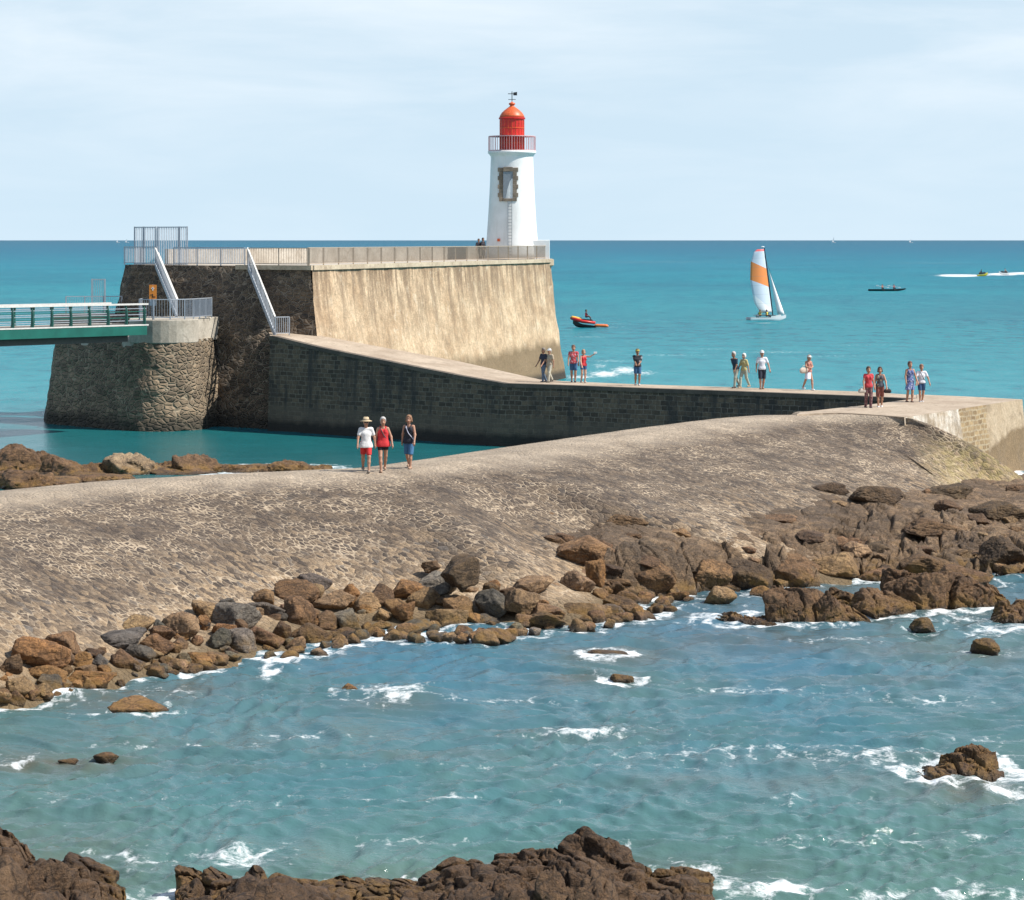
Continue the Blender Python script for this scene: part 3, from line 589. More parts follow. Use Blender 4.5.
# ------------------------------------------------------------------ bastion
ZT = 8.85
bt = empty('stone_bastion', (-10, 150, 0)); tag(bt, 'massive sloping stone bastion carrying the lighthouse, sunlit sea side streaked tan', 'bastion'); BLc = np.array(bt.location)
C1 = PD(312, 138.6, ZT); cc = np.array([-1.0, 187.0]); rr_ = 3.9
v = C1[:2]-cc; dl = np.linalg.norm(v); al = math.acos(rr_/dl); th0 = math.atan2(v[1], v[0])
tang = th0+al                                     # tangent on the right side
arc = [np.array([cc[0]+rr_*cos(t), cc[1]+rr_*sin(t)]) for t in np.linspace(tang, tang+2.75, 14)]
ns_ = arc[0]-cc; ns_ /= np.linalg.norm(ns_)
fd = np.array([.82, -.57]); C0 = C1[:2]-fd*14.3
C0b = C0+np.array([.57, .82])*9
# front face (shaded) points from left to corner
topf = [C0+np.array([.45, .9])*2.0, C0+np.array([.05, .35]), C0+fd*.8, C0+fd*6.0, C0+fd*10, C1[:2]-fd*.15]
botf = [np.array([-24.6, 149.5]), np.array([-24.8, 147]), np.array([-23.6, 144]), PD(211, 137.2)[:2]+[.3, .5], PD(262, 135.9)[:2], np.array([-9.95, 135.9])]
bzf = -1.2
tf = np.array([[*p, ZT] for p in topf]); bf = np.array([[*p, bzf] for p in botf])
def dens(a, m):
    a = np.array(a); u = np.linspace(0, len(a)-1, m); return np.stack([np.interp(u, np.arange(len(a)), a[:, k]) for k in range(3)], 1)
def face(name, top, bot, mat, parent, L0, rough=.05, nu=160, nv=60, seed=1):
    A = dens(top, nu); B = dens(bot, nu); t = np.linspace(0, 1, nv)[None, :, None]; V = A[:, None]*(1-t)+B[:, None]*t
    du = np.gradient(V, axis=0); dv = np.gradient(V, axis=1); nn = np.cross(du, dv); nn /= np.linalg.norm(nn, axis=2)[..., None]+1e-9
    p = V.reshape(-1, 3); q = fbm(p*1.3, 4, seed)*rough; edge = np.ones((nu, nv)); edge[0] = edge[-1] = 0; edge[:, 0] = 0
    p = p+nn.reshape(-1, 3)*(q*edge.ravel())[:, None]
    return fastmesh(name, p-L0, gridq(nu, nv), mat, parent=parent)
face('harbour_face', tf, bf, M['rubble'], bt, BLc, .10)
lt = [np.array([*C1[:2], ZT])]+[np.array([*p, ZT]) for p in arc]
def outw(p, k, ref):  # push a point outward for the batter
    return np.array([p[0]+ref[0]*k, p[1]+ref[1]*k, bzf])
lb = [np.array([-9.95, 135.9, bzf])]
for p in arc:
    u = (p-cc)/np.linalg.norm(p-cc); lb.append(outw(p, 1.38, u))
LA = [lt[0]]+[lt[0]*(1-t)+lt[1]*t for t in (.2, .4, .6, .8)]+lt[1:]; LB = [lb[0]]+[lb[0]*(1-t)+lb[1]*t for t in (.2, .4, .6, .8)]+lb[1:]
# concave batter: profile swells to the base
def face_c(name, top, bot, mat, parent, L0, nu=260, nv=60):
    A = dens(top, nu); B = dens(bot, nu); t = np.linspace(0, 1, nv)[None, :, None]; k = .55*t+.45*t*t
    V = A[:, None]*(1-k)+B[:, None]*k; V[..., 2] = (A[:, None]*(1-t)+B[:, None]*t)[..., 2]
    p = V.reshape(-1, 3); p = p+fbm(p*.9, 4, 3)[:, None]*np.array([.07, -.03, 0])
    return fastmesh(name, p-L0, gridq(nu, nv), mat, parent=parent)
face_c('sea_face', LA, LB, M['litwall'], bt, BLc)
cor = [tuple(p) for p in topf]+[tuple(p) for p in arc]+[tuple(C0b)]
MB().prism([(p[0]-BLc[0], p[1]-BLc[1]) for p in cor][::1], ZT-.6, ZT-.02).build('terrace', M['para'], bt)
backl = [np.array([*p, 0]) for p in [arc[-1], C0b, topf[0]]]
wallstrip('rear_wall', [p+[0, 0, ZT]-BLc for p in backl], [p+[0, 0, -1.2]-BLc for p in backl], M['rubble'], bt)
# projecting cornice band along the sea side
cn = MB(); line = [np.array([*(C1[:2]-fd*5.5), ZT])]+[lt[0]]+lt[1:]
for i, (a, b) in enumerate(zip(line[:-1], line[1:])):
    d = b-a; nrm = np.array([d[1], -d[0], 0]); nrm /= np.linalg.norm(nrm); off = nrm*-.06
    cn.bar(a+off-[0, 0, .09]-BLc, b+off-[0, 0, .09]-BLc+(d/np.linalg.norm(d))*.05, .4, .26)
cn.build('cornice', M['coping'], bt)
# corbelled round end under the lighthouse terrace
cb = MB(); ca = P(541, 262, 8.85); cbc = np.array([cc[0]+rr_*cos(tang+.25), cc[1]+rr_*sin(tang+.25)])
cb.lathe((cbc[0]-.75-BLc[0], cbc[1]-.2-BLc[1], 0), [(.35, 7.9), (.6, 8.1), (.8, 8.3), (.98, 8.42), (.98, 8.86), (.3, 8.865)], 24).build('corbel', M['coping'], bt)
# far parapet
pw = MB(); pl = [np.array([*p, 0]) for p in ([topf[0]+np.array([1.2, 1.5]), C0b+np.array([.3, -.5])]+[cc+(q-cc)*.93 for q in arc[::-1][:9]])]
for a, b in zip(pl[:-1], pl[1:]): pw.bar(a+[0, 0, 9.3]-BLc, b+[0, 0, 9.3]-BLc, .35, .92)
pw.build('parapet', M['para'], bt)

# round-nosed buttress and its concrete cap
bu = empty('round_buttress', (-20, 137, 0)); tag(bu, 'round-nosed rubble buttress under the end of the green footbridge', 'buttress'); UL = np.array(bu.location)
nc = np.array([-19.15, 137.0]); nr = 1.9
noz = [nc+nr*np.array([cos(t), sin(t)]) for t in np.linspace(-2.35, .25, 14)]
btop = [np.array([-26.4, 145]), np.array([-25.6, 140.5]), np.array([-23.2, 138.3])]+noz+[np.array([-16.7, 139.6])]
bbot = []
for p in btop:
    bbot.append(p)
pp = np.array(btop); tn = np.gradient(pp, axis=0); nn_ = np.stack([tn[:, 1], -tn[:, 0]], 1); nn_ /= np.linalg.norm(nn_, axis=1)[:, None]
pb = pp+nn_*.85
ZB = 4.85
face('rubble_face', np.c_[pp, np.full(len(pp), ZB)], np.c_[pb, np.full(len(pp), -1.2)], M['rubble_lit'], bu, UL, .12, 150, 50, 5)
MB().prism([(p-UL[:2]) for p in pp], ZB-.4, ZB+.001).build('top', M['cap'], bu)
capp = [nc+(nr+.06)*np.array([cos(t), sin(t)]) for t in np.linspace(-2.6, .3, 14)]+[np.array([-16.5, 141]), np.array([-20.5, 142]), np.array([-21.2, 138.6])]
o = MB().prism([(p-UL[:2]) for p in capp], ZB-.15, 5.98).build('concrete_cap', M['cap'], bu, bevel=.05)

# ------------------------------------------------------------------ railings and stairs
def railing(name, pts, hgt, label, mat, bay=2.0, sp=.12, bw=.045, group=None, foot=.12, bmat=None, rail=.06):
    pts = [np.array(p, float) for p in pts]; L0 = pts[0].copy(); r = empty(name, tuple(L0)); tag(r, label, 'railing', group)
    bmat = bmat or mat
    for a, b in zip(pts[:-1], pts[1:]):
        ln = np.linalg.norm(b-a); nb = max(1, int(round(ln/bay)))
        for k in range(nb):
            p = a+(b-a)*k/nb-L0; q = a+(b-a)*(k+1)/nb-L0; m = MB(); n = max(2, int(np.linalg.norm(q-p)/sp)); up = np.array([0, 0, 1.])
            for i in range(1, n): t = p+(q-p)*i/n; m.bar(t+up*foot, t+up*(hgt-.02), bw, .015, up=(q-p)/np.linalg.norm(q-p))
            m.bar(p+up*foot, q+up*foot, .04, .04); m.build('bar_panel', bmat, r)
            MB().bar(p, p+up*hgt, .07, .07).build('post', mat, r)
            MB().bar(p+up*hgt, q+up*hgt, rail, .045).build('top_rail', mat, r)
    q = pts[-1]-L0; MB().bar(q, q+[0, 0, hgt], .07, .07).build('post', mat, r)
    return r
def on(t, z=ZT):  # along the front edge of the bastion
    q = C1[:2]-fd*t; return np.array([q[0], q[1]-.05, z])
G1 = 'steel railings of the bastion'
railing('terrace_railing', [on(14.2), on(11.6)], 1.05, 'short pale railing at the left end of the bastion, below the tall gate', M['galv'], 1.3, .12, .055, G1)
railing('terrace_railing', [on(10.3), on(4.9)], 1.02, 'pale grey railing on the bastion edge between the two steep stairs', M['galv'], 1.8, .12, .055, G1)
railing('terrace_railing', [on(4.6), on(.2)]+[p+[-.25*ns_[0], -.25*ns_[1], 0.02] for p in [lt[0], lt[0]*.5+lt[1]*.5]+lt[1:7]], 1.0, 'long brownish railing along the sunlit bastion edge to the lighthouse', M['rust'], 2.4, .17, .03, G1)
# tall gate screen
gt = empty('tall_gate', tuple(on(13.6, ZT)+[0, .9, 0])); tag(gt, 'tall barred steel gate screen standing above the left end of the bastion', 'gate')
def screen(x0, x1, z0, z1, sp, par, base, nm, fr=.08):
    m = MB(); n = int((x1-x0)/sp)
    for i in range(1, n): xx = x0+(x1-x0)*i/n; m.bar((base[0]*xx, base[1]*xx, z0), (base[0]*xx, base[1]*xx, z1), .045, .02, up=(base[0], base[1], 0))
    m.build(nm, M['galv'], par); f = MB()
    for xx in (x0, x1): f.bar((base[0]*xx, base[1]*xx, z0), (base[0]*xx, base[1]*xx, z1+.04), fr, fr)
    for zz in (z0+.05, z1): f.bar((base[0]*x0, base[1]*x0, zz), (base[0]*x1, base[1]*x1, zz), fr*.7, fr*.7)
    f.build(nm.replace('panel', 'frame'), M['galv'], par)
for x0, x1, nm in ((0, .75, 'gate_panel'), (.75, 1.75, 'gate_panel'), (1.85, 3.55, 'gate_panel'), (3.55, 4.2, 'gate_panel')):
    screen(x0+.03, x1-.03, .0, 2.2, .13, gt, fd, nm)
def stair(name, p0, p1, wdir, width, label, steps, ht=1.0):
    r = empty(name, tuple(p1)); tag(r, label, 'stairs', 'steep steel stairs on the bastion'); a = p0-p1; z = np.zeros(3); w = np.array([wdir[0], wdir[1], 0.])*width
    for k in (0, 1):
        MB().bar(z+w*k, a+w*k, .06, .26).build('stringer', M['galv'], r)
        m = MB(); up = np.array([0, 0, ht]); n = 22
        for i in range(n+1): t = a*i/n+w*k; m.bar(t, t+up, .04, .02, up=(a[0], a[1], 0))
        m.build('balusters', M['galv'], r); MB().bar(w*k+up, a+w*k+up, .08, .07).build('handrail', M['wrail'], r)
    for i in range(steps):
        t = a*(i+.7)/steps; m = MB(); m.add([t+[0, 0, -.02], t+w+[0, 0, -.02], t+w+[a[0]/steps, a[1]/steps, -.02], t+[a[0]/steps, a[1]/steps, -.02], t+[0, 0, .02], t+w+[0, 0, .02], t+w+[a[0]/steps, a[1]/steps, .02], t+[a[0]/steps, a[1]/steps, .02]],
             [(0,3,2,1),(4,5,6,7),(0,1,5,4),(1,2,6,5),(2,3,7,6),(3,0,4,7)]); m.build('tread', M['galv'], r)
    return r
s1t = on(11.75); s1b = np.array([*PD(177, 139.0)[:2], 5.98])
stair('steel_stairs', s1t, s1b, (-.09, 1.), .8, 'steep steel stairs from the tall gate down to the concrete cap by the footbridge', 12)
s2t = on(4.7); s2b = PD(275, 136.3, 5.1)
stair('steel_stairs', s2t, s2b, (-.09, 1.), .8, 'steep steel stairs down to the head of the long stone ramp', 14)
lr = [s2b+[.05, -.15, 0], s2b+[.75, .3, 0]]
railing('landing_railing', lr, 1.0, 'short blue-grey railing at the foot of the right-hand stairs', M['galv'], 1.0, .11, .05, G1)
# railing on the concrete cap
cr_ = [np.array([-20.3, 137.1, 5.98])]+[np.array([*(nc+(nr-.12)*np.array([cos(t), sin(t)])), 5.98]) for t in (-2.2, -1.7, -1.2, -.7, -.2)]+[np.array([-16.75, 139.4, 5.98])]
railing('platform_railing', cr_, 1.1, 'grey barred railing curving round the concrete cap at the bridge end', M['galv'], 1.1, .13, .05, G1)
# ------------------------------------------------------------------ footbridge
br = empty('footbridge', (-19.6, 133.4, 0)); tag(br, 'green steel footbridge with pale handrail entering from the left edge', 'bridge'); RL = np.array(br.location)
b1 = np.array([-19.6, 133.4, 0.]); bd = np.array([-6., -8., 0]); bd /= 10; bw_ = np.array([-.8, .6, 0]); LBn = 22.; ZD = 5.83
b1 = b1+(-bd)*.1
def bp(s, w, z): return b1+bd*s+bw_*w+[0, 0, z+.006*s]-RL
for w in (0, 2.8): MB().bar(bp(0, w, ZD-.34), bp(LBn, w, ZD-.34), .16, .5).build('girder', M['green'], br)
MB().bar(bp(-.2, 1.4, ZD-.10), bp(LBn, 1.4, ZD-.10), 2.6, .12).build('deck', M['beam'], br)
MB().bar(bp(.9, .9, ZD-.72), bp(LBn, .9, ZD-.72), .9, .46).build('lower_beam', M['beam'], br)
for w in (0., 2.8):
    nP = 17; sgn = -1 if w == 0 else 1
    for i in range(nP):
        s = .15+i*1.32; m = MB(); m.tube([bp(s, w-0*sgn, ZD-.10), bp(s, w+.03*sgn, ZD+.25), bp(s, w+.02*sgn, ZD+.7), bp(s, w-.06*sgn, ZD+1.02)], [.105, .085, .07, .06], 6); m.build('post', M['dgreen'], br)
    for k, zz in enumerate((.18, .34, .50, .66, .82)): MB().bar(bp(0, w, ZD+zz), bp(LBn, w, ZD+zz), .035, .035).build('rail', M['green'] if k % 2 else M['galv'], br)
    MB().bar(bp(-.1, w, ZD+1.05), bp(LBn, w, ZD+1.05), .17, .09).build('handrail', M['wrail'], br)
    MB().bar(bp(-.1, w, ZD-.06), bp(LBn, w, ZD-.06), .2, .07).build('kerb_strip', M['wrail'], br)
# small far gate and railing behind the bridge
fr_ = [PD(66, 146, 6.0), PD(122, 146.5, 6.0)]
railing('platform_railing', fr_, 1.0, 'small grey railing on the platform behind the footbridge', M['galv'], 1.2, .12, .05, G1)
fgp = PD(92, 145.6, 6.0); fg = empty('small_gate', tuple(fgp)); tag(fg, 'small dark barred gate above the footbridge beside the bastion corner', 'gate'); screen(.0, .75, 0, 2.0, .1, fg, np.array([1., 0]), 'gate_panel')
fb = MB().box((-24.0, 147.0, 5.5), (5.5, 3.2, .9)).build('rear_platform', M['beam']); tag(fb, 'stone platform behind the footbridge at the bastion corner', 'platform')
# sign
sg = empty('warning_sign', tuple(PD(153, 135.4, 5.98))); tag(sg, 'orange warning sign on a post at the end of the footbridge', 'sign')
MB().bar((0, 0, 0), (0, 0, 1.9), .07).build('post', M['galv'], sg)
MB().box((0, -.06, 1.5), (.40, .03, .78)).build('panel', M['orange'], sg, bevel=.006)
mk = MB().box((0, -.082, 1.68), (.05, .012, .20)).box((0, -.0825, 1.70), (.16, .011, .05)); mk.build('white_mark', M['white'], sg)
mk = MB().box((-.01, -.082, 1.30), (.045, .012, .2), 0).box((.05, -.0825, 1.24), (.16, .011, .05)).box((-.08, -.083, 1.35), (.1, .010, .04)); mk.build('black_mark', M['black'], sg)
MB().box((0, -.07, .93), (.34, .14, .34)).build('control_box', M['galv'], sg, bevel=.02)

# ------------------------------------------------------------------ lighthouse
lh = empty('lighthouse', (0, 187, ZT)); tag(lh, 'white tapering lighthouse with a red lantern room standing on the bastion', 'lighthouse')
zz = lambda y: H+(240-y)*187/F-ZT
prof = [(2.02, 0), (1.99, .5), (1.93, zz(244)), (1.88, zz(236)), (1.81, zz(222)), (1.745, zz(208)), (1.69, zz(195)), (1.645, zz(182)), (1.61, zz(168)), (1.58, zz(158)), (1.60, zz(156)), (1.66, zz(155.4)), (1.70, zz(154.2)), (1.80, zz(153.4)), (1.80, zz(151.2)), (.5, zz(151.1))]
MB().lathe((0, 0, 0), prof, 64).build('tower', M['tower'], lh, smooth=True)
lp = [(.90, zz(151.1)), (.90, zz(119.5)), (.98, zz(119.3)), (1.0, zz(118)), (.93, zz(117.3))]
lo = MB().lathe((0, 0, 0), lp, 40).build('lantern_room', M['red'], lh)
ribs = MB()
for k in range(20):
    t = 2*pi*k/20; ribs.bar((.91*cos(t), .91*sin(t), zz(150.5)), (.91*cos(t), .91*sin(t), zz(120)), .035, .03)
for yy in (128.5, 136.5, 143.5): ribs.lathe((0, 0, 0), [(.905, zz(yy)), (.935, zz(yy-.1)), (.935, zz(yy-.6)), (.905, zz(yy-.7))], 40)
ribs.build('glazing_bars', M['redo'], lo)
dom = [(.95, zz(117.6)), (.90, zz(115.5)), (.77, zz(112.8)), (.60, zz(110.6)), (.42, zz(108.7)), (.26, zz(107.2)), (.17, zz(106.2)), (.15, zz(105.2)), (.22, zz(104.7)), (.25, zz(103.8)), (.2, zz(102.9)), (.07, zz(102.3)), (.03, zz(101.5))]
do = MB().lathe((0, 0, 0), dom, 36).build('dome', M['redo'], lh, smooth=True)
wv = MB(); wv.tube([(0, 0, zz(102)), (0, 0, zz(91.5))], .03, 6); z1 = zz(99.5); wv.bar((-.28, 0, z1), (.28, 0, z1), .05, .04); wv.bar((0, -.28, z1), (0, .28, z1), .04, .04)
z2 = zz(93.8); wv.bar((-.3, 0, z2), (.34, 0, z2), .05, .05); wv.add([(.1, -.01, z2-.12), (.38, -.01, z2-.12), (.38, -.01, z2+.14), (.1, -.01, z2+.1), (.1, .01, z2-.12), (.38, .01, z2-.12), (.38, .01, z2+.14), (.1, .01, z2+.1)], [(0,1,2,3),(7,6,5,4),(0,4,5,1),(1,5,6,2),(2,6,7,3),(3,7,4,0)])
wv.build('weather_vane', M['dark'], lh)
gr = MB(); z0 = zz(151.2); z3 = zz(136.4); nB = 56
for k in range(nB):
    t = 2*pi*k/nB; w = .05 if k % 7 == 0 else .028; gr.bar((1.74*cos(t), 1.74*sin(t), z0), (1.74*cos(t), 1.74*sin(t), z3), w, w)
for a in (.04, 1.0): gr.lathe((0, 0, 0), [(1.73, z0+(z3-z0)*a-.03), (1.76, z0+(z3-z0)*a-.03), (1.76, z0+(z3-z0)*a+.02), (1.73, z0+(z3-z0)*a+.02)], 48)
gr.build('gallery_railing', M['pink'], lh)
# stone-framed door facing the camera-left, built proud of the curved wall
fx = -.04
def rad(z):
    return float(np.interp(z, [p[1] for p in prof], [p[0] for p in prof]))
frm = MB(); yb = -rad(zz(185))
za, zb = zz(201.5), zz(168); x0, x1 = -.96, .36
def fbk(m, xa, xb, z0, z1, dep, ang=0): # block hugging the tower
    ys = -sqrt(max(.01, rad((z0+z1)/2)**2-max(abs(xa), abs(xb))**2)); yf = -sqrt(max(.01, rad((z0+z1)/2)**2-min(abs(xa), abs(xb), 0 if xa*xb < 0 else 9)**2)) if xa*xb > 0 else -rad((z0+z1)/2)
    m.box(((xa+xb)/2, (yf-dep+ys+.15)/2, (z0+z1)/2), (xb-xa, abs(yf-dep-ys-.15), z1-z0))
nq = 8
for i in range(nq):
    a = za+(zb-za)*i/nq; b = za+(zb-za)*(i+1)/nq-.015; ex = .10 if i % 2 else 0
    fbk(frm, x0-ex, x0+.30, a, b, .05); fbk(frm, x1-.30, x1+ex, a, b, .05)
fbk(frm, x0+.31, x1-.31, zb-.30, zb+.03, .06); fbk(frm, x0+.31, x1-.31, za, za+.2, .07)
fo_ = frm.build('window_surround', M['granite'], lh, bevel=.01)
pn = MB(); fbk(pn, x0+.31, x1-.31, za+.21, zb-.31, -.02); pn.build('window_panel', M['gpanel'], fo_)
ld = MB()  # grey bars added to stand for a shadow-like slot in the tower
for sx in (-.30, -.02): ld.bar((sx-.0, -rad(.3)-.07, .2), (sx, -rad(za)-.07, za), .035)
for i in range(17): z = .35+(za-.5)*i/16; yy = -rad(z)-.07; ld.bar((-.30, yy, z), (-.02, yy, z), .03)
ld.build('slot_bars', M['gpanel'], lh)
MB().box((-1.0, -rad(.9)+.25, 1.45), (.2, .1, .2)).build('plaque', M['redo'], lh)
an = MB().box((2.05, .0, .72), (1.5, 2.2, 1.46)); an.build('white_annex', M['white'], lh, bevel=.03)

# ------------------------------------------------------------------ rocks
def ico(sub):
    t = (1+5**.5)/2
    v = [(-1,t,0),(1,t,0),(-1,-t,0),(1,-t,0),(0,-1,t),(0,1,t),(0,-1,-t),(0,1,-t),(t,0,-1),(t,0,1),(-t,0,-1),(-t,0,1)]
    f = [(0,11,5),(0,5,1),(0,1,7),(0,7,10),(0,10,11),(1,5,9),(5,11,4),(11,10,2),(10,7,6),(7,1,8),(3,9,4),(3,4,2),(3,2,6),(3,6,8),(3,8,9),(4,9,5),(2,4,11),(6,2,10),(8,6,7),(9,8,1)]
    v = [np.array(q, float)/np.linalg.norm(q) for q in v]
    for _ in range(sub):
        c = {}; nf = []
        def mid(a, b):
            k = (min(a, b), max(a, b))
            if k not in c: m = v[a]+v[b]; v.append(m/np.linalg.norm(m)); c[k] = len(v)-1
            return c[k]
        for a, b, d in f:
            x, y, z = mid(a, b), mid(b, d), mid(d, a); nf += [(a,x,z),(b,y,x),(d,z,y),(x,y,z)]
        f = nf
    return np.array(v), np.array(f)
ICO = {k: ico(k) for k in (3, 4, 5)}
def rockshape(seed, sub=4, nplanes=13, sharp=14, rough=.05, fine=.02, freq=2.2, blocky=0., minr=.62):
    V, Fc = ICO[sub]; r = np.random.default_rng(seed)
    nn = r.normal(size=(nplanes, 3)); nn /= np.linalg.norm(nn, axis=1)[:, None]; dd = r.uniform(minr, 1.0, nplanes)
    if blocky:
        ax = np.eye(3)+r.normal(0, .16, (3, 3)); ax = np.r_[ax, -ax]; ax /= np.linalg.norm(ax, axis=1)[:, None]; nn = np.r_[nn, ax]; dd = np.r_[dd, r.uniform(.58, .78, 6)]
    dots = V@nn.T; rad_ = np.where(dots > .05, dd/np.maximum(dots, .05), 9)
    rad_ = np.c_[rad_, np.full(len(V), 1.06)]
    R_ = -np.log(np.exp(-sharp*rad_).sum(1))/sharp
    p = V*R_[:, None]
    n1 = fbm(p*freq+seed*3.1, 4, seed % 97); n2 = fbm(p*freq*3.7+seed, 3, seed % 89)
    rid = 1-np.abs(fbm(p*freq*1.4+seed*1.7, 3, seed % 71))*2.2
    p = p*(1+rough*n1+fine*n2-rough*.9*np.clip(rid-.72, 0, 1)*1.5)[:, None]
    return p, Fc
def rotm(rx, ry, rz):
    cx, sx, cy, sy, cz, sz = cos(rx), sin(rx), cos(ry), sin(ry), cos(rz), sin(rz)
    return np.array([[cz,-sz,0],[sz,cz,0],[0,0,1]])@np.array([[cy,0,sy],[0,1,0],[-sy,0,cy]])@np.array([[1,0,0],[0,cx,-sx],[0,sx,cx]])
COL = dict(tan=(.30, .19, .10), orange=(.29, .15, .058), brown=(.17, .098, .05), grey=(.195, .165, .125), slate=(.120, .104, .084), pale=(.32, .23, .14), dark=(.105, .066, .036), warm=(.23, .130, .062), fore=(.13, .076, .040))
def mkrock(name, loc, size, seed, col, label, cat='boulder', group=None, rot=None, sub=4, jit=.12, **k):
    p, Fc = rockshape(seed, sub, **k); r = np.random.default_rng(seed+5)
    if rot is None: rot = (r.normal(0, .25), r.normal(0, .25), r.uniform(0, 6.3))
    q = p*np.array([1, 1, 1.])@rotm(r.uniform(0, 6), r.uniform(0, 6), 0).T   # random facets
    q = q*np.array(size); q = q@rotm(rot[0]*.5, rot[1]*.5, 0).T
    if rot[2] and abs(size[0]/size[1]-1) < 2.5: a = ((rot[2] % pi)-pi/2)*.35; q = q@rotm(0, 0, a).T
    o = fastmesh(name, q, Fc, M['rock']); o.location = loc
    if q[:, 2].min()+loc[2] < .1: ROCKS.append((loc[0], loc[1], size[0]*.8, size[1]*.8))
    c = COL[col] if isinstance(col, str) else col; jv = 1+r.normal(0, jit); o.color = (c[0]*jv, c[1]*jv*(1+r.normal(0, .03)), c[2]*jv*(1+r.normal(0, .06)), 1)
    tag(o, label, cat, group); return o
# --- heap of boulders between the cobbles and the water: prominent ones (px, py centre, width px, height px, colour)
HB = [(63,644,36,23,'warm'),(40,655,62,34,'orange'),(10,664,24,24,'brown'),(45,673,34,20,'orange'),(84,679,50,12,'orange'),(46,681,22,16,'slate'),(17,686,26,22,'tan'),(28,691,28,12,'brown'),(99,662,20,15,'slate'),(81,658,22,17,'orange'),
      (122,637,38,16,'slate'),(121,659,32,22,'brown'),(136,651,30,17,'slate'),(154,645,30,21,'warm'),(135,624,32,15,'tan'),(161,633,27,19,'warm'),(178,626,32,24,'tan'),(204,608,28,18,'tan'),(203,622,16,14,'orange'),(234,615,46,26,'grey'),
      (263,609,34,17,'grey'),(225,602,18,10,'slate'),(223,640,22,18,'slate'),(198,659,28,14,'orange'),(243,641,36,19,'grey'),(260,635,40,23,'warm'),(222,630,24,14,'orange'),(281,634,22,24,'brown'),(309,635,46,28,'brown'),(296,611,30,26,'warm'),
      (294,591,34,20,'brown'),(311,582,36,20,'grey'),(265,598,28,16,'warm'),(330,600,42,22,'tan'),(321,620,24,18,'brown'),(345,619,32,26,'grey'),(342,634,28,11,'brown'),(354,603,16,14,'orange'),(363,602,28,20,'tan'),(349,591,20,18,'orange'),
      (382,593,36,26,'brown'),(404,589,34,18,'orange'),(429,565,18,11,'warm'),(462,567,44,27,'dark'),(439,583,48,28,'grey'),(414,628,42,15,'slate'),(444,617,36,24,'tan'),(460,604,34,24,'warm'),(494,604,36,26,'slate'),(422,598,26,17,'tan'),
      (405,611,26,20,'orange'),(488,621,26,11,'slate'),(494,638,36,15,'brown'),(541,621,42,14,'brown'),(523,600,30,24,'tan'),(531,584,40,27,'tan'),(549,611,32,17,'warm'),(577,583,32,22,'tan'),(577,612,32,18,'brown'),(599,613,28,15,'tan'),
      (625,607,50,20,'brown'),(597,571,24,26,'orange'),(625,569,30,28,'tan'),(652,563,42,42,'warm'),(562,595,20,10,'tan'),(642,615,28,10,'brown'),(680,596,30,12,'orange'),(471,590,20,14,'tan'),(347,634,14,9,'brown'),(382,626,22,14,'warm')]
small = []
tl = [(-40, 660), (0, 654), (50, 640), (100, 638), (135, 622), (190, 608), (230, 602), (280, 590), (300, 582), (340, 592), (400, 586), (440, 572), (480, 574), (510, 584), (560, 582), (600, 575), (680, 570)]
wl = [(-40, 706), (0, 701), (60, 692), (110, 682), (145, 672), (200, 665), (250, 656), (320, 648), (350, 641), (400, 636), (480, 638), (560, 626), (640, 616), (700, 600)]
ti = lambda x: np.interp(x, [a for a, b in tl], [b for a, b in tl]); wi = lambda x: np.interp(x, [a for a, b in wl], [b for a, b in wl])
rr2 = random.Random(5); pool = ['tan', 'warm', 'orange', 'brown', 'grey', 'brown', 'warm', 'tan', 'slate']
for i in range(226):
    x = rr2.uniform(-40, 690); y0, y1 = ti(x), wi(x); y = (y0+(y1-y0)*rr2.random()**.9+4) if i % 3 else y1+rr2.uniform(-8, 5); w = rr2.uniform(8, 21)
    small.append((x, y, w, w*rr2.uniform(.55, .85), rr2.choice(pool)))
NAMES = dict(tan='tan', orange='orange-brown', brown='dark brown', grey='smooth grey', slate='slate-dark', pale='pale craggy', dark='blackish', warm='warm brown')
ORD = ['', 'second ', 'third ', 'fourth ', 'fifth ', 'sixth ', 'seventh ', 'eighth ', 'ninth ', 'tenth ', 'eleventh ', 'twelfth ', 'thirteenth ', 'fourteenth ', 'fifteenth ', 'sixteenth ', 'seventeenth ', 'eighteenth ', 'nineteenth ', 'twentieth ']
def nth(i):
    n = i+1
    if n == 1: return 'leftmost'
    w = ORD[i].strip() if i < 20 else '%d%s' % (n, {1: 'st', 2: 'nd', 3: 'rd'}.get(n % 10, 'th'))
    return w+' from left'
def heap():
    items = []
    for k, (x, y, w, h, c) in enumerate(HB+small):
        big = k < len(HB); y0, y1 = ti(x), wi(x); t = np.clip((y+h*.4-y0)/(y1-y0+1), 0, 1); row = 'against the cobbled slope' if t < .38 else ('in the middle of the heap' if t < .75 else "at the water's edge")
        items.append((x, y, w, h, c, big, row, k))
    cnt = {}
    for it in sorted(items, key=lambda q: q[0]):
        x, y, w, h, c, big, row, k = it; key = (c, big, row); i = cnt.get(key, 0); cnt[key] = i+1
        yb = y+h*.5; y0, y1 = ti(x), wi(x)
        q = on_slope(x, yb); z = float(max(q[2], -.06)); q = P(x, yb, z); pm = q[1]/F
        sx = w*pm*.66; sz = h*pm*.62; sy = sx*(.75+.3*rr2.random())
        r = 'large' if big else 'small'
        lab = '%s of the %s %s boulders %s' % (nth(i), r, NAMES[c], row)
        mkrock('boulder', (q[0], q[1]+sy*.55, z+sz*.5), (sx, sy, max(sz*1.15, sx*.36)), 100+k*7, c, lab, group='boulders heaped below the cobbled slope', sub=4 if big else 3,
               nplanes=rr2.choice([8, 10, 13, 16]), sharp=rr2.choice([18, 26, 40]), rough=.13, fine=.05, minr=.45, blocky=rr2.choice([0, 1, 1]))
heap()
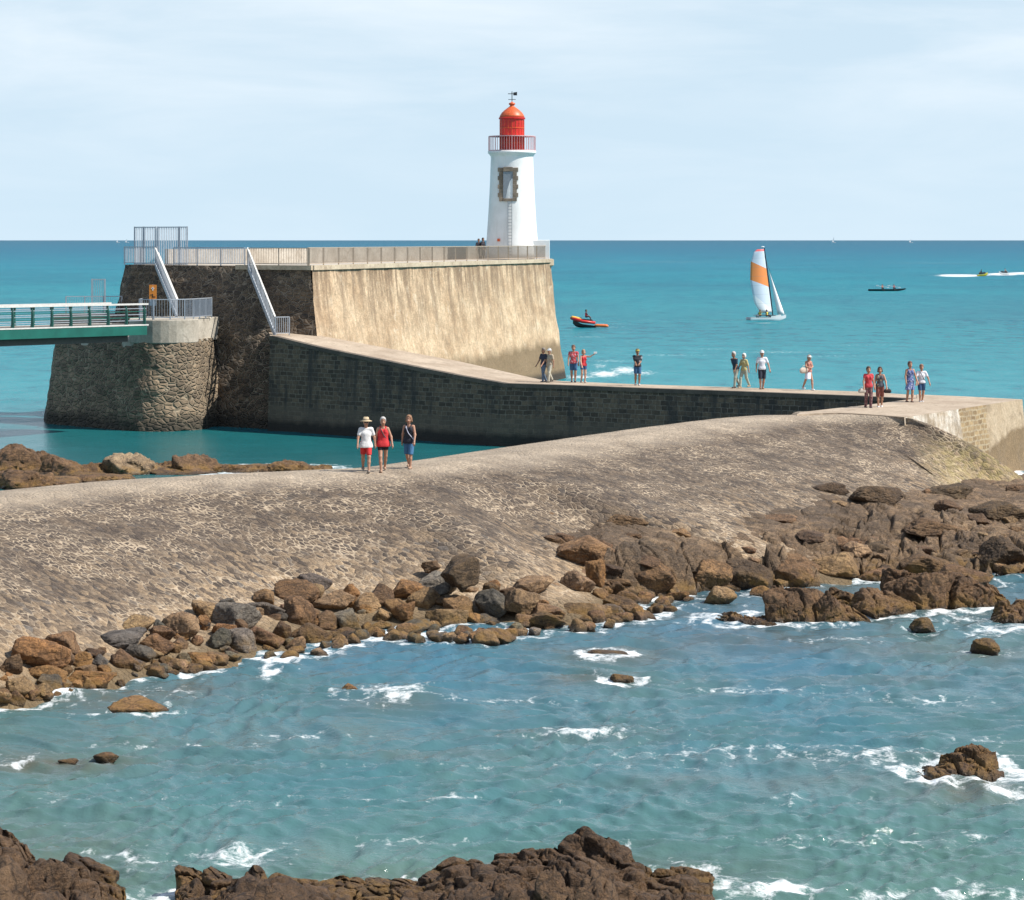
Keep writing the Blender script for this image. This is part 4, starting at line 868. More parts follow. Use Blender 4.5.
# --- rocky shelf on the right (bedrock)
top_px = [(470, 540), (500, 516), (530, 505), (590, 513), (600, 521), (640, 523), (700, 521), (740, 509), (800, 502), (850, 497), (851, 486), (822, 472), (860, 463), (905, 468), (990, 478), (1024, 474), (1200, 470)]
tx = np.array([470, 500, 530, 590, 602, 640, 700, 740, 800, 835, 850, 880, 905, 990, 1024, 1200]); ty = np.array([545, 514, 505, 513, 521, 523, 520, 508, 502, 494, 470, 463, 467, 478, 474, 470])
bx = np.array([470, 500, 560, 640, 700, 740, 800, 870, 940, 1024, 1200]); by = np.array([600, 600, 603, 603, 596, 594, 590, 588, 590, 598, 610])
def shelf():
    pxs = np.arange(478, 1240, 1.3); nv = 330; V = np.zeros((len(pxs), nv, 3))
    topz = .92*np.interp(tx, [470, 505, 600, 640, 700, 740, 800, 835, 850, 880, 905, 990, 1200], [1.0, 1.95, 1.8, 1.68, 1.62, 1.58, 1.55, 1.6, 1.65, 1.6, 1.35, .95, .9])
    for i, px in enumerate(pxs):
        yt = np.interp(px, tx, ty); yb = np.interp(px, bx, by); zt = np.interp(px, tx, topz)
        d0 = (H-zt)*F/(yt-240); d1 = H*F/(yb-240); v = np.linspace(-.1, 1.12, nv); d = d0+(d1-d0)*v
        V[i, :, 0] = (px-512)/F*d; V[i, :, 1] = d
        z = zt*np.where(v < 0, 1, 1-.42*np.clip(v, 0, 1)**1.0-.35*np.clip((v-.55)/.4, 0, 1)**1.5)
        z = np.where(v > .82, z-(v-.82)*4.4*zt, z); z = np.where(v < 0, z+v*16, z); edge = np.clip((pxs[-1]-px)/60, 0, 1)
        e = np.clip((px-478)/26, 0, 1); z = z*e-(1-e)*.9
        V[i, :, 2] = z
    p = V.reshape(-1, 3); x, y = p[:, 0].copy(), p[:, 1].copy()
    wx = fbm(np.stack([x*.6, y*.6, x*0], 1), 3, 21)*.9; wy = fbm(np.stack([x*.6, y*.6, x*0+5], 1), 3, 22)*.9
    h = 0
    for sc, am, sd in ((2.3, .38, 31), (.95, .24, 32), (.45, .11, 33), (.2, .035, 34)):
        u = np.stack([(x+wx*.6)/sc, (y+wy*.6)/(sc*1.5)], 1); d1_, d2_, rr_c, of = cells(u, sd)
        tilt = (of[:, 0]*(rr_c[:, 1]-.5)*1.6+of[:, 1]*(rr_c[:, 2]-.15)*1.5)
        h = h+am*((rr_c[:, 0]-.5)*1.3+tilt-.9*np.clip(1-(d2_-d1_)/.10, 0, 1))
    h += .10*fbm(np.stack([x*1.5, y*1.5, x*0], 1), 5, 40)+.035*fbm(np.stack([x*6, y*6, x*0], 1), 3, 41)
    u = np.tile(np.linspace(-.1, 1.12, nv), len(pxs)); amp = np.clip(.26+1.0*np.clip((u-.42)/.35, 0, 1), 0, 1.2)*np.clip((u+.06)/.05, 0, 1)
    p[:, 2] += h*amp*.9
    o = fastmesh('rocky_shore', p, gridq(len(pxs), nv)[:, ::-1], M['shore']); tag(o, kind='structure')
    return pxs, V
SHPX, SHV = shelf()
def on_shelf(px, py):
    i = int(np.clip(np.searchsorted(SHPX, px), 0, len(SHPX)-1)); c = SHV[i, 20:-10]; yy = 240+F*(H-c[:, 2])/c[:, 1]
    k = int(np.abs(yy-py).argmin()); return c[k].copy()
# --- large named rocks (px, base y, width px, height px, depth m, colour, seed, label)
BR = [(752,601,66,56,1.5,'dark','dark craggy square rock in shadow at the shelf edge above the reef'),
      (712,592,46,44,1.3,'warm','brown upright rock left of the dark craggy square rock'),
      (650,590,58,46,1.4,'warm','big rounded brown boulder at the left end of the rocky shelf'),
      (795,586,58,42,1.2,'warm','brown cracked rock right of the dark craggy square rock'),
      (838,580,56,38,1.2,'tan','tan cracked rock in the middle of the shelf edge'),
      (880,590,54,36,1.2,'warm','ochre-brown rock beside the tan cracked rock on the shelf edge'),
      (930,578,60,36,1.2,'brown','broad brown rock on the shelf edge behind the reef'),
      (1003,572,50,48,1.3,'dark','dark angular rock leaning at the right edge of the photo'),
      (965,592,70,36,1.2,'brown','low broad brown rock behind the right half of the reef'),
      (590,566,70,40,1.3,'warm','knobbly pale brown rock below the cobbles at the outcrop corner'),
      (548,527,80,26,1.3,'brown','dark brown ledge cutting into the cobbled slope'),
      (625,524,50,16,.9,'brown','small dark ledge on the shelf below the cobbled slope'),
      (735,558,40,20,.9,'brown','low brown block on top of the shelf behind the dark rock'),
      (860,548,60,22,1.0,'brown','flat brown block on the upper shelf'),
      (940,536,70,24,1.1,'brown','wide flat block on the upper shelf toward the right'),
      (1000,520,60,26,1.1,'dark','dark ledge on the upper shelf at the right edge of the photo'),
      (880,503,60,24,1.1,'dark','blackish ledge below the lichen-yellow end of the cobbles'),
      (950,500,60,22,1.1,'dark','blackish ledge left of the surf by the pier end'),
      (830,488,44,18,1.0,'dark','blackish rock tucked under the cobbles at the shelf corner'),
      (696,530,56,16,.9,'dark','blackish low ledge beside the foot of the cobbles'),
      (780,524,60,14,.9,'brown','thin brown slab on the shelf below the cobbles')]
for k, (x, yb, w, h, dp, c, lab) in enumerate(BR):
    z = float(np.clip(np.interp(yb, [480, 500, 520, 560, 600], [1.2, 1.25, 1.3, .75, .05]), 0, 2)) if x > 640 else float(np.interp(yb, [520, 590], [1.75, .35]))
    q = on_shelf(x, yb); z = q[2]; pm = q[1]/F
    mkrock('rock', (q[0], q[1]+w*pm*.3*dp, z-.14+h*pm*.36), (w*pm*.55, w*pm*.42*dp, h*pm*.50), 900+k*13, c, lab, 'rock', 'rocks on the shelf at the right', rot=(.1, .1, 0), sub=5, nplanes=14, sharp=20, rough=.10, fine=.035, freq=2.6, blocky=1)
rr3 = random.Random(21); loose = []
for k in range(84):
    x = rr3.uniform(515, 1040); yt_, yb_ = np.interp(x, tx, ty)+8, np.interp(x, bx, by)-3; y = yt_+(yb_-yt_)*rr3.random()**.75
    loose.append((x, y, rr3.uniform(9, 30), rr3.choice(['dark', 'brown', 'warm', 'tan', 'brown']), 'near the foot of the cobbles' if y < yt_+(yb_-yt_)*.4 else ('midway down the shelf' if y < yt_+(yb_-yt_)*.75 else 'along the water side of the shelf'), k))
cn2 = {}
for x, y, w, c, row, k in sorted(loose):
    i = cn2.get((c, row), 0); cn2[(c, row)] = i+1; q = on_shelf(x, y); pm = q[1]/F; h = w*rr3.uniform(.35, .6)
    mkrock('loose_rock', (q[0], q[1]+w*pm*.2, q[2]-.05+h*pm*.3), (w*pm*.62, w*pm*.55, h*pm*.62), 2500+k*7, c, '%s of the loose %s rocks %s' % (nth(i), NAMES[c], row), 'rock', 'loose rocks on the shelf', rot=(.2, .2, 0), sub=3 if w < 18 else 4, nplanes=10, sharp=26, rough=.13, fine=.05, minr=.45, blocky=1)
# --- outcrops: each one body of joined blocks
def outcrop(name, blocks, col, label, seed, mat='rock', cat='rock outcrop', rough=.10, sub=5, z0=-.25):
    """blocks: (px, base y, width px, height px) -> joined fractured mass"""
    base = P(blocks[0][0], blocks[0][1], 0); base[2] = 0; m = MB(); r = np.random.default_rng(seed); VV = []; FF = []; n = 0
    for k, (x, yb, w, h) in enumerate(blocks):
        q = P(x, yb, 0); pm = q[1]/F; p, Fc = rockshape(seed+k*11, sub, 12, 34, rough, .04, 2.8, blocky=1, minr=.55)
        p = p@rotm(r.uniform(-.4, .4), r.uniform(-.25, .25)+.15, r.uniform(-.7, .7)).T*np.array([w*pm*.62, w*pm*.5+.15, h*pm*.95]); p[:, 2] += z0+h*pm*.22
        ROCKS.append((q[0], q[1]+w*pm*.25, w*pm*.5, w*pm*.4)); p += q*[1, 1, 0]+[0, w*pm*.25, 0]-base; VV.append(p); FF.append(Fc+n); n += len(p)
    V = np.concatenate(VV)
    w_ = V+base; 
    dn = V-np.array([0, 0, -.6]); dn = dn*[.3, 1, 1.]; dn /= np.linalg.norm(dn, axis=1)[:, None]+1e-9
    wv_ = w_+.25*np.stack([fbm(w_*1.2, 2, 6), fbm(w_*1.2, 2, 7), fbm(w_*1.2, 2, 8)], 1); disp = 0
    for sc_, am_, sd_ in ((.55, .11, 3), (.24, .05, 4)):
        d1_, d2_, rc_, of_ = cells(np.stack([(wv_[:, 0]+.35*wv_[:, 1])/sc_, (wv_[:, 2]*1.5+.45*wv_[:, 1]+.25*wv_[:, 0])/sc_], 1), sd_)
        disp = disp+am_*((rc_[:, 0]-.5)*1.1-1.1*np.clip(1-(d2_-d1_)/.14, 0, 1))
    disp = disp+.05*fbm(w_*3, 4, 9)+.02*fbm(w_*11, 3, 10); V = V+dn*[0, .9, 1]*disp[:, None]*[1, -1, 1]*np.array([1, 1, 1]); V[:, 0] += .04*fbm(w_*4, 3, 4)
    o = fastmesh(name, V, np.concatenate(FF), M[mat]); o.location = base; o.color = (*COL[col], 1); tag(o, label, cat, 'rock outcrops in the water'); return o
outcrop('rock_outcrop', [(800,622,70,42),(830,624,40,34),(788,612,30,28),(812,618,50,26),(850,622,44,24),(838,608,40,30)], 'brown', 'dark square-headed reef rock nearest the middle of the reef', 301)
outcrop('rock_outcrop', [(880,614,60,36),(925,610,80,52),(965,608,60,48),(992,606,36,30),(905,604,50,44)], 'brown', 'long humped reef rock right of the square-headed reef rock', 302)
outcrop('rock_outcrop', [(748,622,80,10),(732,620,50,16),(757,624,44,14),(722,616,30,12),(775,622,30,14)], 'brown', 'low flat brown reef rock left of the square-headed reef rock', 303)
outcrop('rock_outcrop', [(1010,622,50,24),(1030,616,50,30)], 'brown', 'low brown rock at the right edge of the photo, below the reef', 304)
outcrop('rock_outcrop', [(965,778,86,20),(945,778,50,24),(975,776,54,40),(990,780,34,24),(962,772,36,36),(978,772,28,40)], 'brown', 'isolated dark peaked rock in the surf near the right edge', 305)
outcrop('rock', [(1022,791,32,9)], 'brown', 'small low rock at right edge below the isolated peaked rock', 306)
for k, (x, yb, w, h, c, lab) in enumerate([(925,632,26,13,'dark','small dark rock just below the humped reef rock'), (987,654,30,14,'dark','dark rock awash near the right edge, below the reef'), (622,683,20,9,'brown','tiny brown rock in open water at the middle'), (350,694,18,10,'orange','tiny brown rock at the left end of the breaking wave'),
        (136,714,52,15,'orange','flat orange-brown rock awash off the left boulders'), (103,762,24,8,'brown','small rock awash in the lower left water'), (68,764,18,5,'brown','least of the rocks awash in the lower left water'), (670,612,12,7,'brown','tiny rock just off the end of the boulder heap'), (608,656,34,4,'brown','thin dark rock under the foam near the boulder heap'), (695,566,10,10,'tan','small tan rock wedged in the shelf edge'),
        (720,604,30,16,'tan','tan block at the foot of the shelf, left of the reef channel'), (762,597,20,10,'orange','small orange rock in the reef channel')]):
    q = P(x, yb, 0); pm = q[1]/F; mkrock('rock', (q[0], q[1]+w*pm*.3, h*pm*.22), (w*pm*.6, w*pm*.45, h*pm*.75), 1500+k*9, c, lab, 'rock', 'rocks awash', rot=(.1, .1, 0), sub=4, nplanes=12, sharp=16, rough=.12, fine=.05)
# foreground outcrops along the bottom edge
def fillb(x0, x1, sil, n, seed, wr=(34, 70)):
    r = random.Random(seed); B = []; nr_ = 4
    for k in range(n):
        row = k % nr_; x = x0+(x1-x0)*((k//nr_+r.uniform(.1, .9))/(n/nr_)); w = r.uniform(*wr)*(1+.12*row); yt = np.interp(x, [a for a, b in sil], [b for a, b in sil])+row*r.uniform(8, 16)
        yb = 897+row*20; x = min(max(x, x0+w*.3), x1-w*.3); B.append((x, yb, w, max(14, yb-yt)*.92))
    return [((x0+x1)/2, 940, (x1-x0)*.8, 44)]+B

outcrop('rock_outcrop', fillb(-60, 112, [(-60, 815), (0, 826), (38, 836), (48, 862), (75, 852), (100, 864), (120, 892)], 22, 3), 'fore', 'brown blocky rock in the bottom left corner', 310, rough=.09, sub=4, z0=.0)
outcrop('rock_outcrop', fillb(180, 372, [(178, 866), (230, 864), (270, 872), (300, 878), (372, 886)], 28, 4, (28, 56)), 'fore', 'low row of brown rocks at bottom, left of the largest foreground rocks', 311, rough=.09, sub=4, z0=.0)
outcrop('rock_outcrop', fillb(365, 705, [(355, 890), (400, 880), (440, 868), (475, 860), (520, 844), (545, 851), (562, 836), (600, 838), (614, 858), (650, 867), (690, 870), (715, 884)], 52, 5, (34, 66)), 'fore', 'largest brown fractured rocks at the bottom centre of the photo', 312, rough=.09, sub=4, z0=.0)
outcrop('rock', [(1000,905,60,10)], 'brown', 'rock just breaking the surface in the bottom right corner', 313)
# left reef behind the crest
def left_reef():
    for k, (blocks, c, lab) in enumerate([
        ([(14,472,64,30),(10,470,60,30),(30,469,36,26)], 'brown', 'tall grey-brown rock at the left edge behind the causeway crest'),
        ([(6,486,50,24),(24,488,74,20)], 'brown', 'low slab in front of the tall rock at the left edge'),
        ([(60,475,60,20),(85,475,50,18),(40,488,90,17),(100,482,70,14),(70,492,110,12)], 'brown', 'rock mass behind the crest right of the tall left-edge rock'),
        ([(118,472,40,26),(134,474,36,24),(126,474,60,22)], 'pale', 'pale-topped rock in the middle of the left reef'),
        ([(162,471,40,14),(192,473,46,22),(178,474,70,14)], 'brown', 'brown rock hump in the right half of the left reef'),
        ([(265,473,130,10),(222,471,50,12),(248,472,50,13),(285,472,56,16),(316,472,44,12)], 'brown', 'thin low tail of the left reef near the walkers')]):
        outcrop('rock_outcrop', blocks, c, lab, 330+k*17, sub=4)
left_reef()

# ------------------------------------------------------------------ people
def snets(f, org, h):
    """naive surface nets on a scalar grid"""
    s = f < 0; nx, ny, nz = f.shape; c = np.zeros((nx-1, ny-1, nz-1)); P_ = np.zeros((nx-1, ny-1, nz-1, 3))
    sl = lambda o: tuple(slice(o[k], f.shape[k]-1+o[k]) for k in range(3))
    cor = [(i, j, k) for i in (0, 1) for j in (0, 1) for k in (0, 1)]
    for a in cor:
        for ax in range(3):
            if a[ax]: continue
            b = list(a); b[ax] = 1; fa, fb = f[sl(a)], f[sl(tuple(b))]; m = (fa < 0) != (fb < 0)
            t = np.where(m, fa/np.where(m, fa-fb, 1), 0)
            for k in range(3): P_[..., k] += m*(a[k]+(t if k == ax else 0))
            c += m
    act = c > 0; idx = -np.ones(c.shape, int); idx[act] = np.arange(act.sum()); I = np.argwhere(act)
    V = (I+P_[act]/c[act][:, None])*h+org; Q = []
    for ax in range(3):
        fa = s[tuple(slice(0, -1) if k == ax else slice(1, -1) for k in range(3))]; fb = s[tuple(slice(1, None) if k == ax else slice(1, -1) for k in range(3))]
        e = np.argwhere(fa != fb); flip = fa[tuple(e.T)]
        o1, o2 = [k for k in range(3) if k != ax]; base = e.copy(); base[:, o1] += 1; base[:, o2] += 1
        def g(d1, d2): q = base.copy(); q[:, o1] -= d1; q[:, o2] -= d2; return idx[tuple(q.T)]
        q = np.stack([g(1, 1), g(0, 1), g(0, 0), g(1, 0)], 1); fl = flip if ax != 1 else ~flip
        q[~fl] = q[~fl][:, ::-1]; Q.append(q)
    return V, np.concatenate(Q)
def caps(parts, h=.012, pad=.05, k=.03, cuts=()):
    """parts: (a, b, ra, rb, flat) rounded tapered capsules (flat = y squash); cuts: (point, normal) keep the side the normal points away from"""
    pts = np.array([p[0] for p in parts]+[p[1] for p in parts]); R_ = max(max(p[2], p[3]) for p in parts)*1.3
    lo = pts.min(0)-R_-pad; hi = pts.max(0)+R_+pad; n = np.ceil((hi-lo)/h).astype(int)+1
    ax = [lo[i]+h*np.arange(n[i]) for i in range(3)]; f = np.full(n, .5)
    for (a, b, ra, rb, fl) in parts:
        a = np.array(a, float); b = np.array(b, float); r = max(ra, rb)*1.25/min(1, fl)+.07; l2 = np.minimum(a, b)-r; h2 = np.maximum(a, b)+r
        sl = tuple(slice(max(0, int((l2[i]-lo[i])/h)), min(n[i], int((h2[i]-lo[i])/h)+2)) for i in range(3))
        X, Y, Z = np.meshgrid(*[ax[i][sl[i]] for i in range(3)], indexing='ij'); d = b-a; L2 = d@d+1e-9
        t = np.clip(((X-a[0])*d[0]+(Y-a[1])*d[1]+(Z-a[2])*d[2])/L2, 0, 1)
        ex, ey, ez = X-a[0]-t*d[0], (Y-a[1]-t*d[1])/fl, Z-a[2]-t*d[2]
        g = np.sqrt(ex*ex+ey*ey+ez*ez)-(ra+(rb-ra)*t); o = f[sl]; hh = np.clip(.5+.5*(o-g)/k, 0, 1); f[sl] = o*(1-hh)+g*hh-k*hh*(1-hh)
    for (p, nn) in cuts:
        X, Y, Z = np.meshgrid(*ax, indexing='ij'); f = np.maximum(f, (X-p[0])*nn[0]+(Y-p[1])*nn[1]+(Z-p[2])*nn[2])
    return snets(f, lo, h)
SKIN = {}
def skin(c): return plain('skin_%d' % int(c[0]*1000), c, .55, var=.08, scale=5)
TANC = (.42, .22, .14); PALEC = (.52, .30, .21); DEEP = (.30, .15, .09)
def cloth(rgb, nm, pat=None):
    key = 'cloth_'+nm
    if key in MATS: return MATS[key]
    g = NG(key); pos = g.tc.outputs['Object']; n = g.noise(pos, 9, 3)
    c = g.mix(g.rng(n, .3, .7), tuple(x*.82 for x in rgb), tuple(min(.85, x*1.1) for x in rgb))
    if pat: v = g.vor(pos, pat[1]); c = g.mix(g.ramp(v.outputs[0], [(.30, 1.), (.36, 0.)]), c, pat[0])
    MATS[key] = g.out(c, .85, g.bump(g.noise(pos, 14, 4), .5, .02)); return MATS[key]
def person(name, loc, yaw, label, top=None, bottom=None, hair='short', haircol=(.08, .05, .035), ht=1.72, sk=TANC, step=.0, sleeves=.55, legs='shorts', armsL=(.08, -.1), armsR=(.08, .1), shoes=(.1, .08, .07),
           hat=None, lean=0, bag=None, face=None, female=False, prop=None, group=None, bend=0, fine=.012, sit=None, vest=None, tuck=.95, skirt=False, headdown=0., straps=None, stout=0., backpack=None):
    """local frame: faces -Y, metres for a 1.72 m body, scaled to ht"""
    root = empty(name, tuple(loc), yaw); tag(root, label, 'person', group); S = ht/1.72
    root.scale = (S, S, S)
    sw = .155 if female else .178; hw = .085
    L_ = lambda y: np.array([0, lean*y*-1, 0])
    pel = np.array([0, 0, .94]); chest = np.array([0, -lean*.35, 1.30]); ush = np.array([0, -lean*.45, 1.41]); nk = np.array([0, -lean*.5-.01, 1.50]); hd_ = np.array([0, -lean*.6-.02-headdown*.06, 1.60-headdown*.02])
    if sit: pel = np.array([0, 0, .94])
    P_ = []
    st = stout
    P_ += [(pel+[-.05, 0, 0], pel+[.05, 0, 0], .115+st*.4, .115+st*.4, .85), (pel, chest-[0, 0, .12], .115+st, .112+st*.8, .8), (chest-[.055, 0, .05], chest+[.055, 0, -.05], .115+st*.3, .115+st*.3, .82), (ush-[sw-.05, 0, .02], ush+[sw-.05, 0, -.02], .062, .062, .9), (ush, nk+[0, 0, .05], .055, .05, 1)]
    if female: P_ += [(chest+[-.07, -.07, .02], chest+[-.07, -.075, .0], .055, .05, 1), (chest+[.07, -.07, .02], chest+[.07, -.075, .0], .055, .05, 1)]
    hdir = np.array([0, -.3*headdown-.0, 0])
    P_ += [(hd_+[0, .012, .0], hd_+[0, .015, .085], .076, .086, 1.12), (hd_+[0, -.03, -.055], hd_+[0, -.035, -.02], .045, .058, 1), (hd_+[0, -.088, .02], hd_+[0, -.105, -.005], .012, .016, 1), (hd_+[-.078, .01, .02], hd_+[-.082, .015, .045], .012, .016, 1), (hd_+[.078, .01, .02], hd_+[.082, .015, .045], .012, .016, 1)]
    hands = []; arms = {}
    for sgn, A in ((-1, armsL), (1, armsR)):
        sh = ush+[sgn*sw, 0, -.01]
        if len(A) == 2:      # (outward, forward swing) hanging arm
            el = sh+np.array([sgn*(A[0]*.6+.01), -A[1]*.8, -.27]); wr = el+np.array([sgn*A[0]*.2, -A[1]*1.1-.06, -.235])
        else: el = ush+np.array([sgn*A[0], -A[1], A[2]]); wr = ush+np.array([sgn*A[3], -A[4], A[5]])
        P_ += [(sh, el, .05, .039, 1), (el, wr, .039, .026, 1)]; arms[sgn] = (sh, el, wr)
        d = wr-el; d /= np.linalg.norm(d); P_ += [(wr, wr+d*.075, .026, .033, .7)]; hands.append((sgn, wr, d))
    LG = {}
    for sgn in (-1, 1):
        hip = pel+[sgn*hw, 0, -.03]; sp = step*sgn
        if sit: kn = hip+np.array([sgn*.06, -.40, .06]); an = kn+np.array([0, -.08 if sit == 'kneel' else -.16, -.36]); 
        else:
            kn = np.array([sgn*(hw+.005), -sp*.55-.03, .50+abs(sp)*.03]); an = np.array([sgn*(hw-.01), -sp*1.0+.02+(0.08 if sp < 0 else 0), .085+(.05 if sp < -.12 else 0)])
        P_ += [(hip, kn, .088+st*.15, .056, 1), (kn, kn*.6+an*.4, .056, .054, 1), (kn*.6+an*.4, an, .054, .037, 1)]; LG[sgn] = (hip, kn, an)
        P_ += [(an+[0, .03, -.045], an+[0, -.13, -.055], .036, .03, 1)]
    V, Q = caps(P_, fine); b = MB(); b.add(V, Q)
    for sgn, wr, d in hands:
        side = np.cross(d, [0, 0, 1.]); side = np.array([0, -1., 0]) if np.linalg.norm(side) < .5 else side/np.linalg.norm(side); nor = np.cross(side, d)*sgn
        for k, (o_, ln) in enumerate([(.027, .068), (.009, .078), (-.009, .072), (-.026, .056)]):
            a = wr+d*.078+side*o_; m_ = a+d*ln*.5-nor*.004; e_ = a+d*ln*.9-nor*.022; b.tube([a-d*.02, m_, e_], [.0095, .0088, .0065], 6)
        a = wr+d*.03+side*.03; b.tube([a-side*.012, a+side*.022+d*.022, a+side*.028+d*.05], [.012, .0105, .007], 6)
    body = b.build('body', skin(sk), root, smooth=True)
    # eyes and mouth
    for sx in (-.032, .032): MB().lathe((hd_[0]+sx, hd_[1]-.082, hd_[2]+.036), [(.001, -.009), (.010, -.004), (.010, .004), (.001, .009)], 8).build('eye', M['black'], root)
    MB().box((hd_[0], hd_[1]-.086, hd_[2]-.042), (.042, .012, .008)).build('mouth', M['redo'], root)
    if face == 'glasses': MB().box((hd_[0], hd_[1]-.092, hd_[2]+.034), (.135, .02, .036)).build('sunglasses', M['black'], root, bevel=.006)
    hm = plain('hair_%d_%d' % (haircol[0]*1000, haircol[2]*1000), haircol, .7, var=.25, scale=20)
    hp = [(hd_+[0, .025, .06], hd_+[0, .02, .095], .095, .097, 1.14), (hd_+[0, .04, .0], hd_+[0, .045, .05], .085, .095, 1)]
    if hair == 'long': hp += [(hd_+[-.06, .03, .06], hd_+[-.085, .03, -.12], .045, .035, 1), (hd_+[.06, .03, .06], hd_+[.085, .03, -.12], .045, .035, 1), (hd_+[0, .06, 0], hd_+[0, .075, -.14], .07, .05, 1)]
    if hair == 'bob': hp += [(hd_+[-.07, .02, .06], hd_+[-.085, .015, -.03], .04, .038, 1), (hd_+[.07, .02, .06], hd_+[.085, .015, -.03], .04, .038, 1), (hd_+[0, .06, .0], hd_+[0, .065, -.03], .075, .06, 1)]
    if hair == 'bun': hp += [(hd_+[0, .09, .08], hd_+[0, .12, .09], .05, .045, 1)]
    if hair != 'none':
        v, q = caps(hp, fine, k=.02, cuts=[(hd_+[0, -.055, .09], np.array([0, -1, -.62])/1.18)] if hair in ('short', 'bun') else [(hd_+[0, -.05, .07], np.array([0, -1., -.35])/1.06)]); MB().add(v, q).build('hair', hm, root, smooth=True)
    if hat:
        kind, hc = hat; hmat = cloth(hc, 'hat_%d_%d' % (hc[0]*100, hc[2]*100)); hz = hd_+[0, .01, .095]
        if kind == 'brim':
            MB().lathe(tuple(hz), [(.085, -.01), (.20, -.035), (.205, -.028), (.10, .012), (.092, .085), (.07, .105), (.001, .10)], 24).build('hat', hmat, root, smooth=True)
            MB().lathe(tuple(hz), [(.101, .012), (.104, .014), (.101, .038), (.097, .04)], 24).build('hat_band', M['granite'], root)
        else:
            m = MB(); m.lathe(tuple(hz-[0, 0, .03]), [(.101, 0), (.103, .03), (.09, .07), (.05, .098), (.001, .105)], 20); m.box(tuple(hz+[0, -.125, -.022]), (.13, .11, .014)); m.build('cap', hmat, root, smooth=False)
    if top:
        c, nm, pat = top; tp = []
        ex = .020
        tp += [(pel*.55+chest*.45-[0, 0, .02], chest-[0, 0, .1], .125+st, .125+st*.8, .84), (chest-[.055, 0, .05], chest+[.055, 0, -.05], .125+st*.3, .125+st*.3, .86), (np.array([0, chest[1]*.0, tuck-.02]), chest-[0, 0, .12], .14+st*1.1, .128+st*.9, .84), (np.array([-.06, 0, tuck-.02]), np.array([.06, 0, tuck-.02]), (.128 if tuck > .93 else .150)+st*.9, (.128 if tuck > .93 else .150)+st*.9, .95), (np.array([-.05, 0, .5*tuck+.5]), np.array([.05, 0, .5*tuck+.5]), .125+st*.9, .125+st*.9, .92)]
        if female: tp += [(chest+[-.07, -.07, .02], chest+[-.07, -.08, .0], .066, .06, 1), (chest+[.07, -.07, .02], chest+[.07, -.08, .0], .066, .06, 1)]
        if sleeves > 0:
            tp += [(ush-[sw-.05, 0, .02], ush+[sw-.05, 0, -.02], .075, .075, .92)]
            for sgn in (-1, 1): sh, el, wr = arms[sgn]; tp += [(sh, sh+(el-sh)*min(sleeves, 1), .066, .062, 1)]+([(el, el+(wr-el)*(sleeves-1), .055, .045, 1)] if sleeves > 1 else [])
        else:
            for sx in (-1, 1): tp += [(chest+[sx*.075, -.06, .04], ush+[sx*.085, -.01, .035], .035, .026, 1), (ush+[sx*.085, .0, .035], chest+[sx*.075, .06, .04], .026, .035, 1)]
        v, q = caps(tp, fine, k=.04, cuts=[(np.array([0, 0, tuck-.06]), np.array([0, 0, -1.]))]+([(np.array([0, 0, 1.475]), np.array([0, -.35, .94]))] if sleeves > 0 else [])); MB().add(v, q).build('top', cloth(c, nm, pat), root, smooth=True)
    if bottom:
        c, nm = bottom[:2]; pat = bottom[2] if len(bottom) > 2 else None; bp_ = [(pel+[-.05, 0, .02], pel+[.05, 0, .02], .128+st*.5, .128+st*.5, .86), (pel+[0, 0, 0], pel+[0, 0, .06], .125+st, .118+st, .86)]; cuts = [(np.array([0, 0, 1.03]), np.array([0, 0, 1.]))]
        if skirt:
            bp_ += [(pel, np.array([0, 0, .58]), .14, .20, .8), (pel+[-.06, 0, -.05], np.array([-.1, -step*.3, .56]), .1, .13, 1), (pel+[.06, 0, -.05], np.array([.1, step*.3, .56]), .1, .13, 1)]; cuts.append((np.array([0, 0, .56]), np.array([0, 0, -1.])))
        for sgn in (-1, 1):
            hip, kn, an = LG[sgn]
            if skirt: continue
            if legs == 'trousers': bp_ += [(hip, kn, .105+st*.2, .072, 1), (kn, an+[0, 0, .02], .072, .058, 1)]
            else: t_ = {'shorts': .78, 'short': .45, 'knee': 1.0}.get(legs, .78); bp_ += [(hip, hip+(kn-hip)*t_, .106+st*.2, .088, 1)]
        if not skirt and legs != 'trousers' and not sit: cuts.append((np.array([0, 0, .5+(1-t_)*.42-.02]), np.array([0, 0, -1.])))
        v, q = caps(bp_, fine, k=.03, cuts=cuts); MB().add(v, q).build('skirt' if skirt else ('trousers' if legs == 'trousers' else 'shorts'), cloth(c, nm, pat), root, smooth=True)
    for sgn in (-1, 1):
        hip, kn, an = LG[sgn]
        if shoes is None: continue
        v, q = caps([(an+[0, .035, -.045], an+[0, -.13, -.052], .046, .042, 1), (an+[0, .03, -.02], an+[0, .03, -.05], .044, .045, 1)], .012, cuts=[(an+[0, 0, -.085], np.array([0, 0, -1.]))]); MB().add(v, q).build('shoe', cloth(shoes, 'shoe_%d_%d' % (shoes[0]*100, shoes[2]*100)), root, smooth=True)
    if straps: # bag strap across the chest
        MB().tube([ush+[-.10, .02, .05], chest+[-.06, -.135, .06], chest+[.03, -.15, -.12], pel+[.17, -.05, .03]], .016, 6).build('bag_strap', cloth(straps, 'strap_%d' % (straps[0]*100)), root)
    if vest: 
        v, q = caps([(chest-[.06, 0, .2], chest+[.06, 0, -.2], .15, .15, .9), (chest-[.07, 0, 0], chest+[.07, 0, 0], .15, .15, .9)], .014, cuts=[(ush+[0, 0, .0], np.array([0, 0, 1.])), (chest-[0, 0, .27], np.array([0, 0, -1.]))]); MB().add(v, q).build('life_vest', cloth(vest, 'vest_%d_%d' % (vest[0]*100, vest[1]*100)), root, smooth=True)
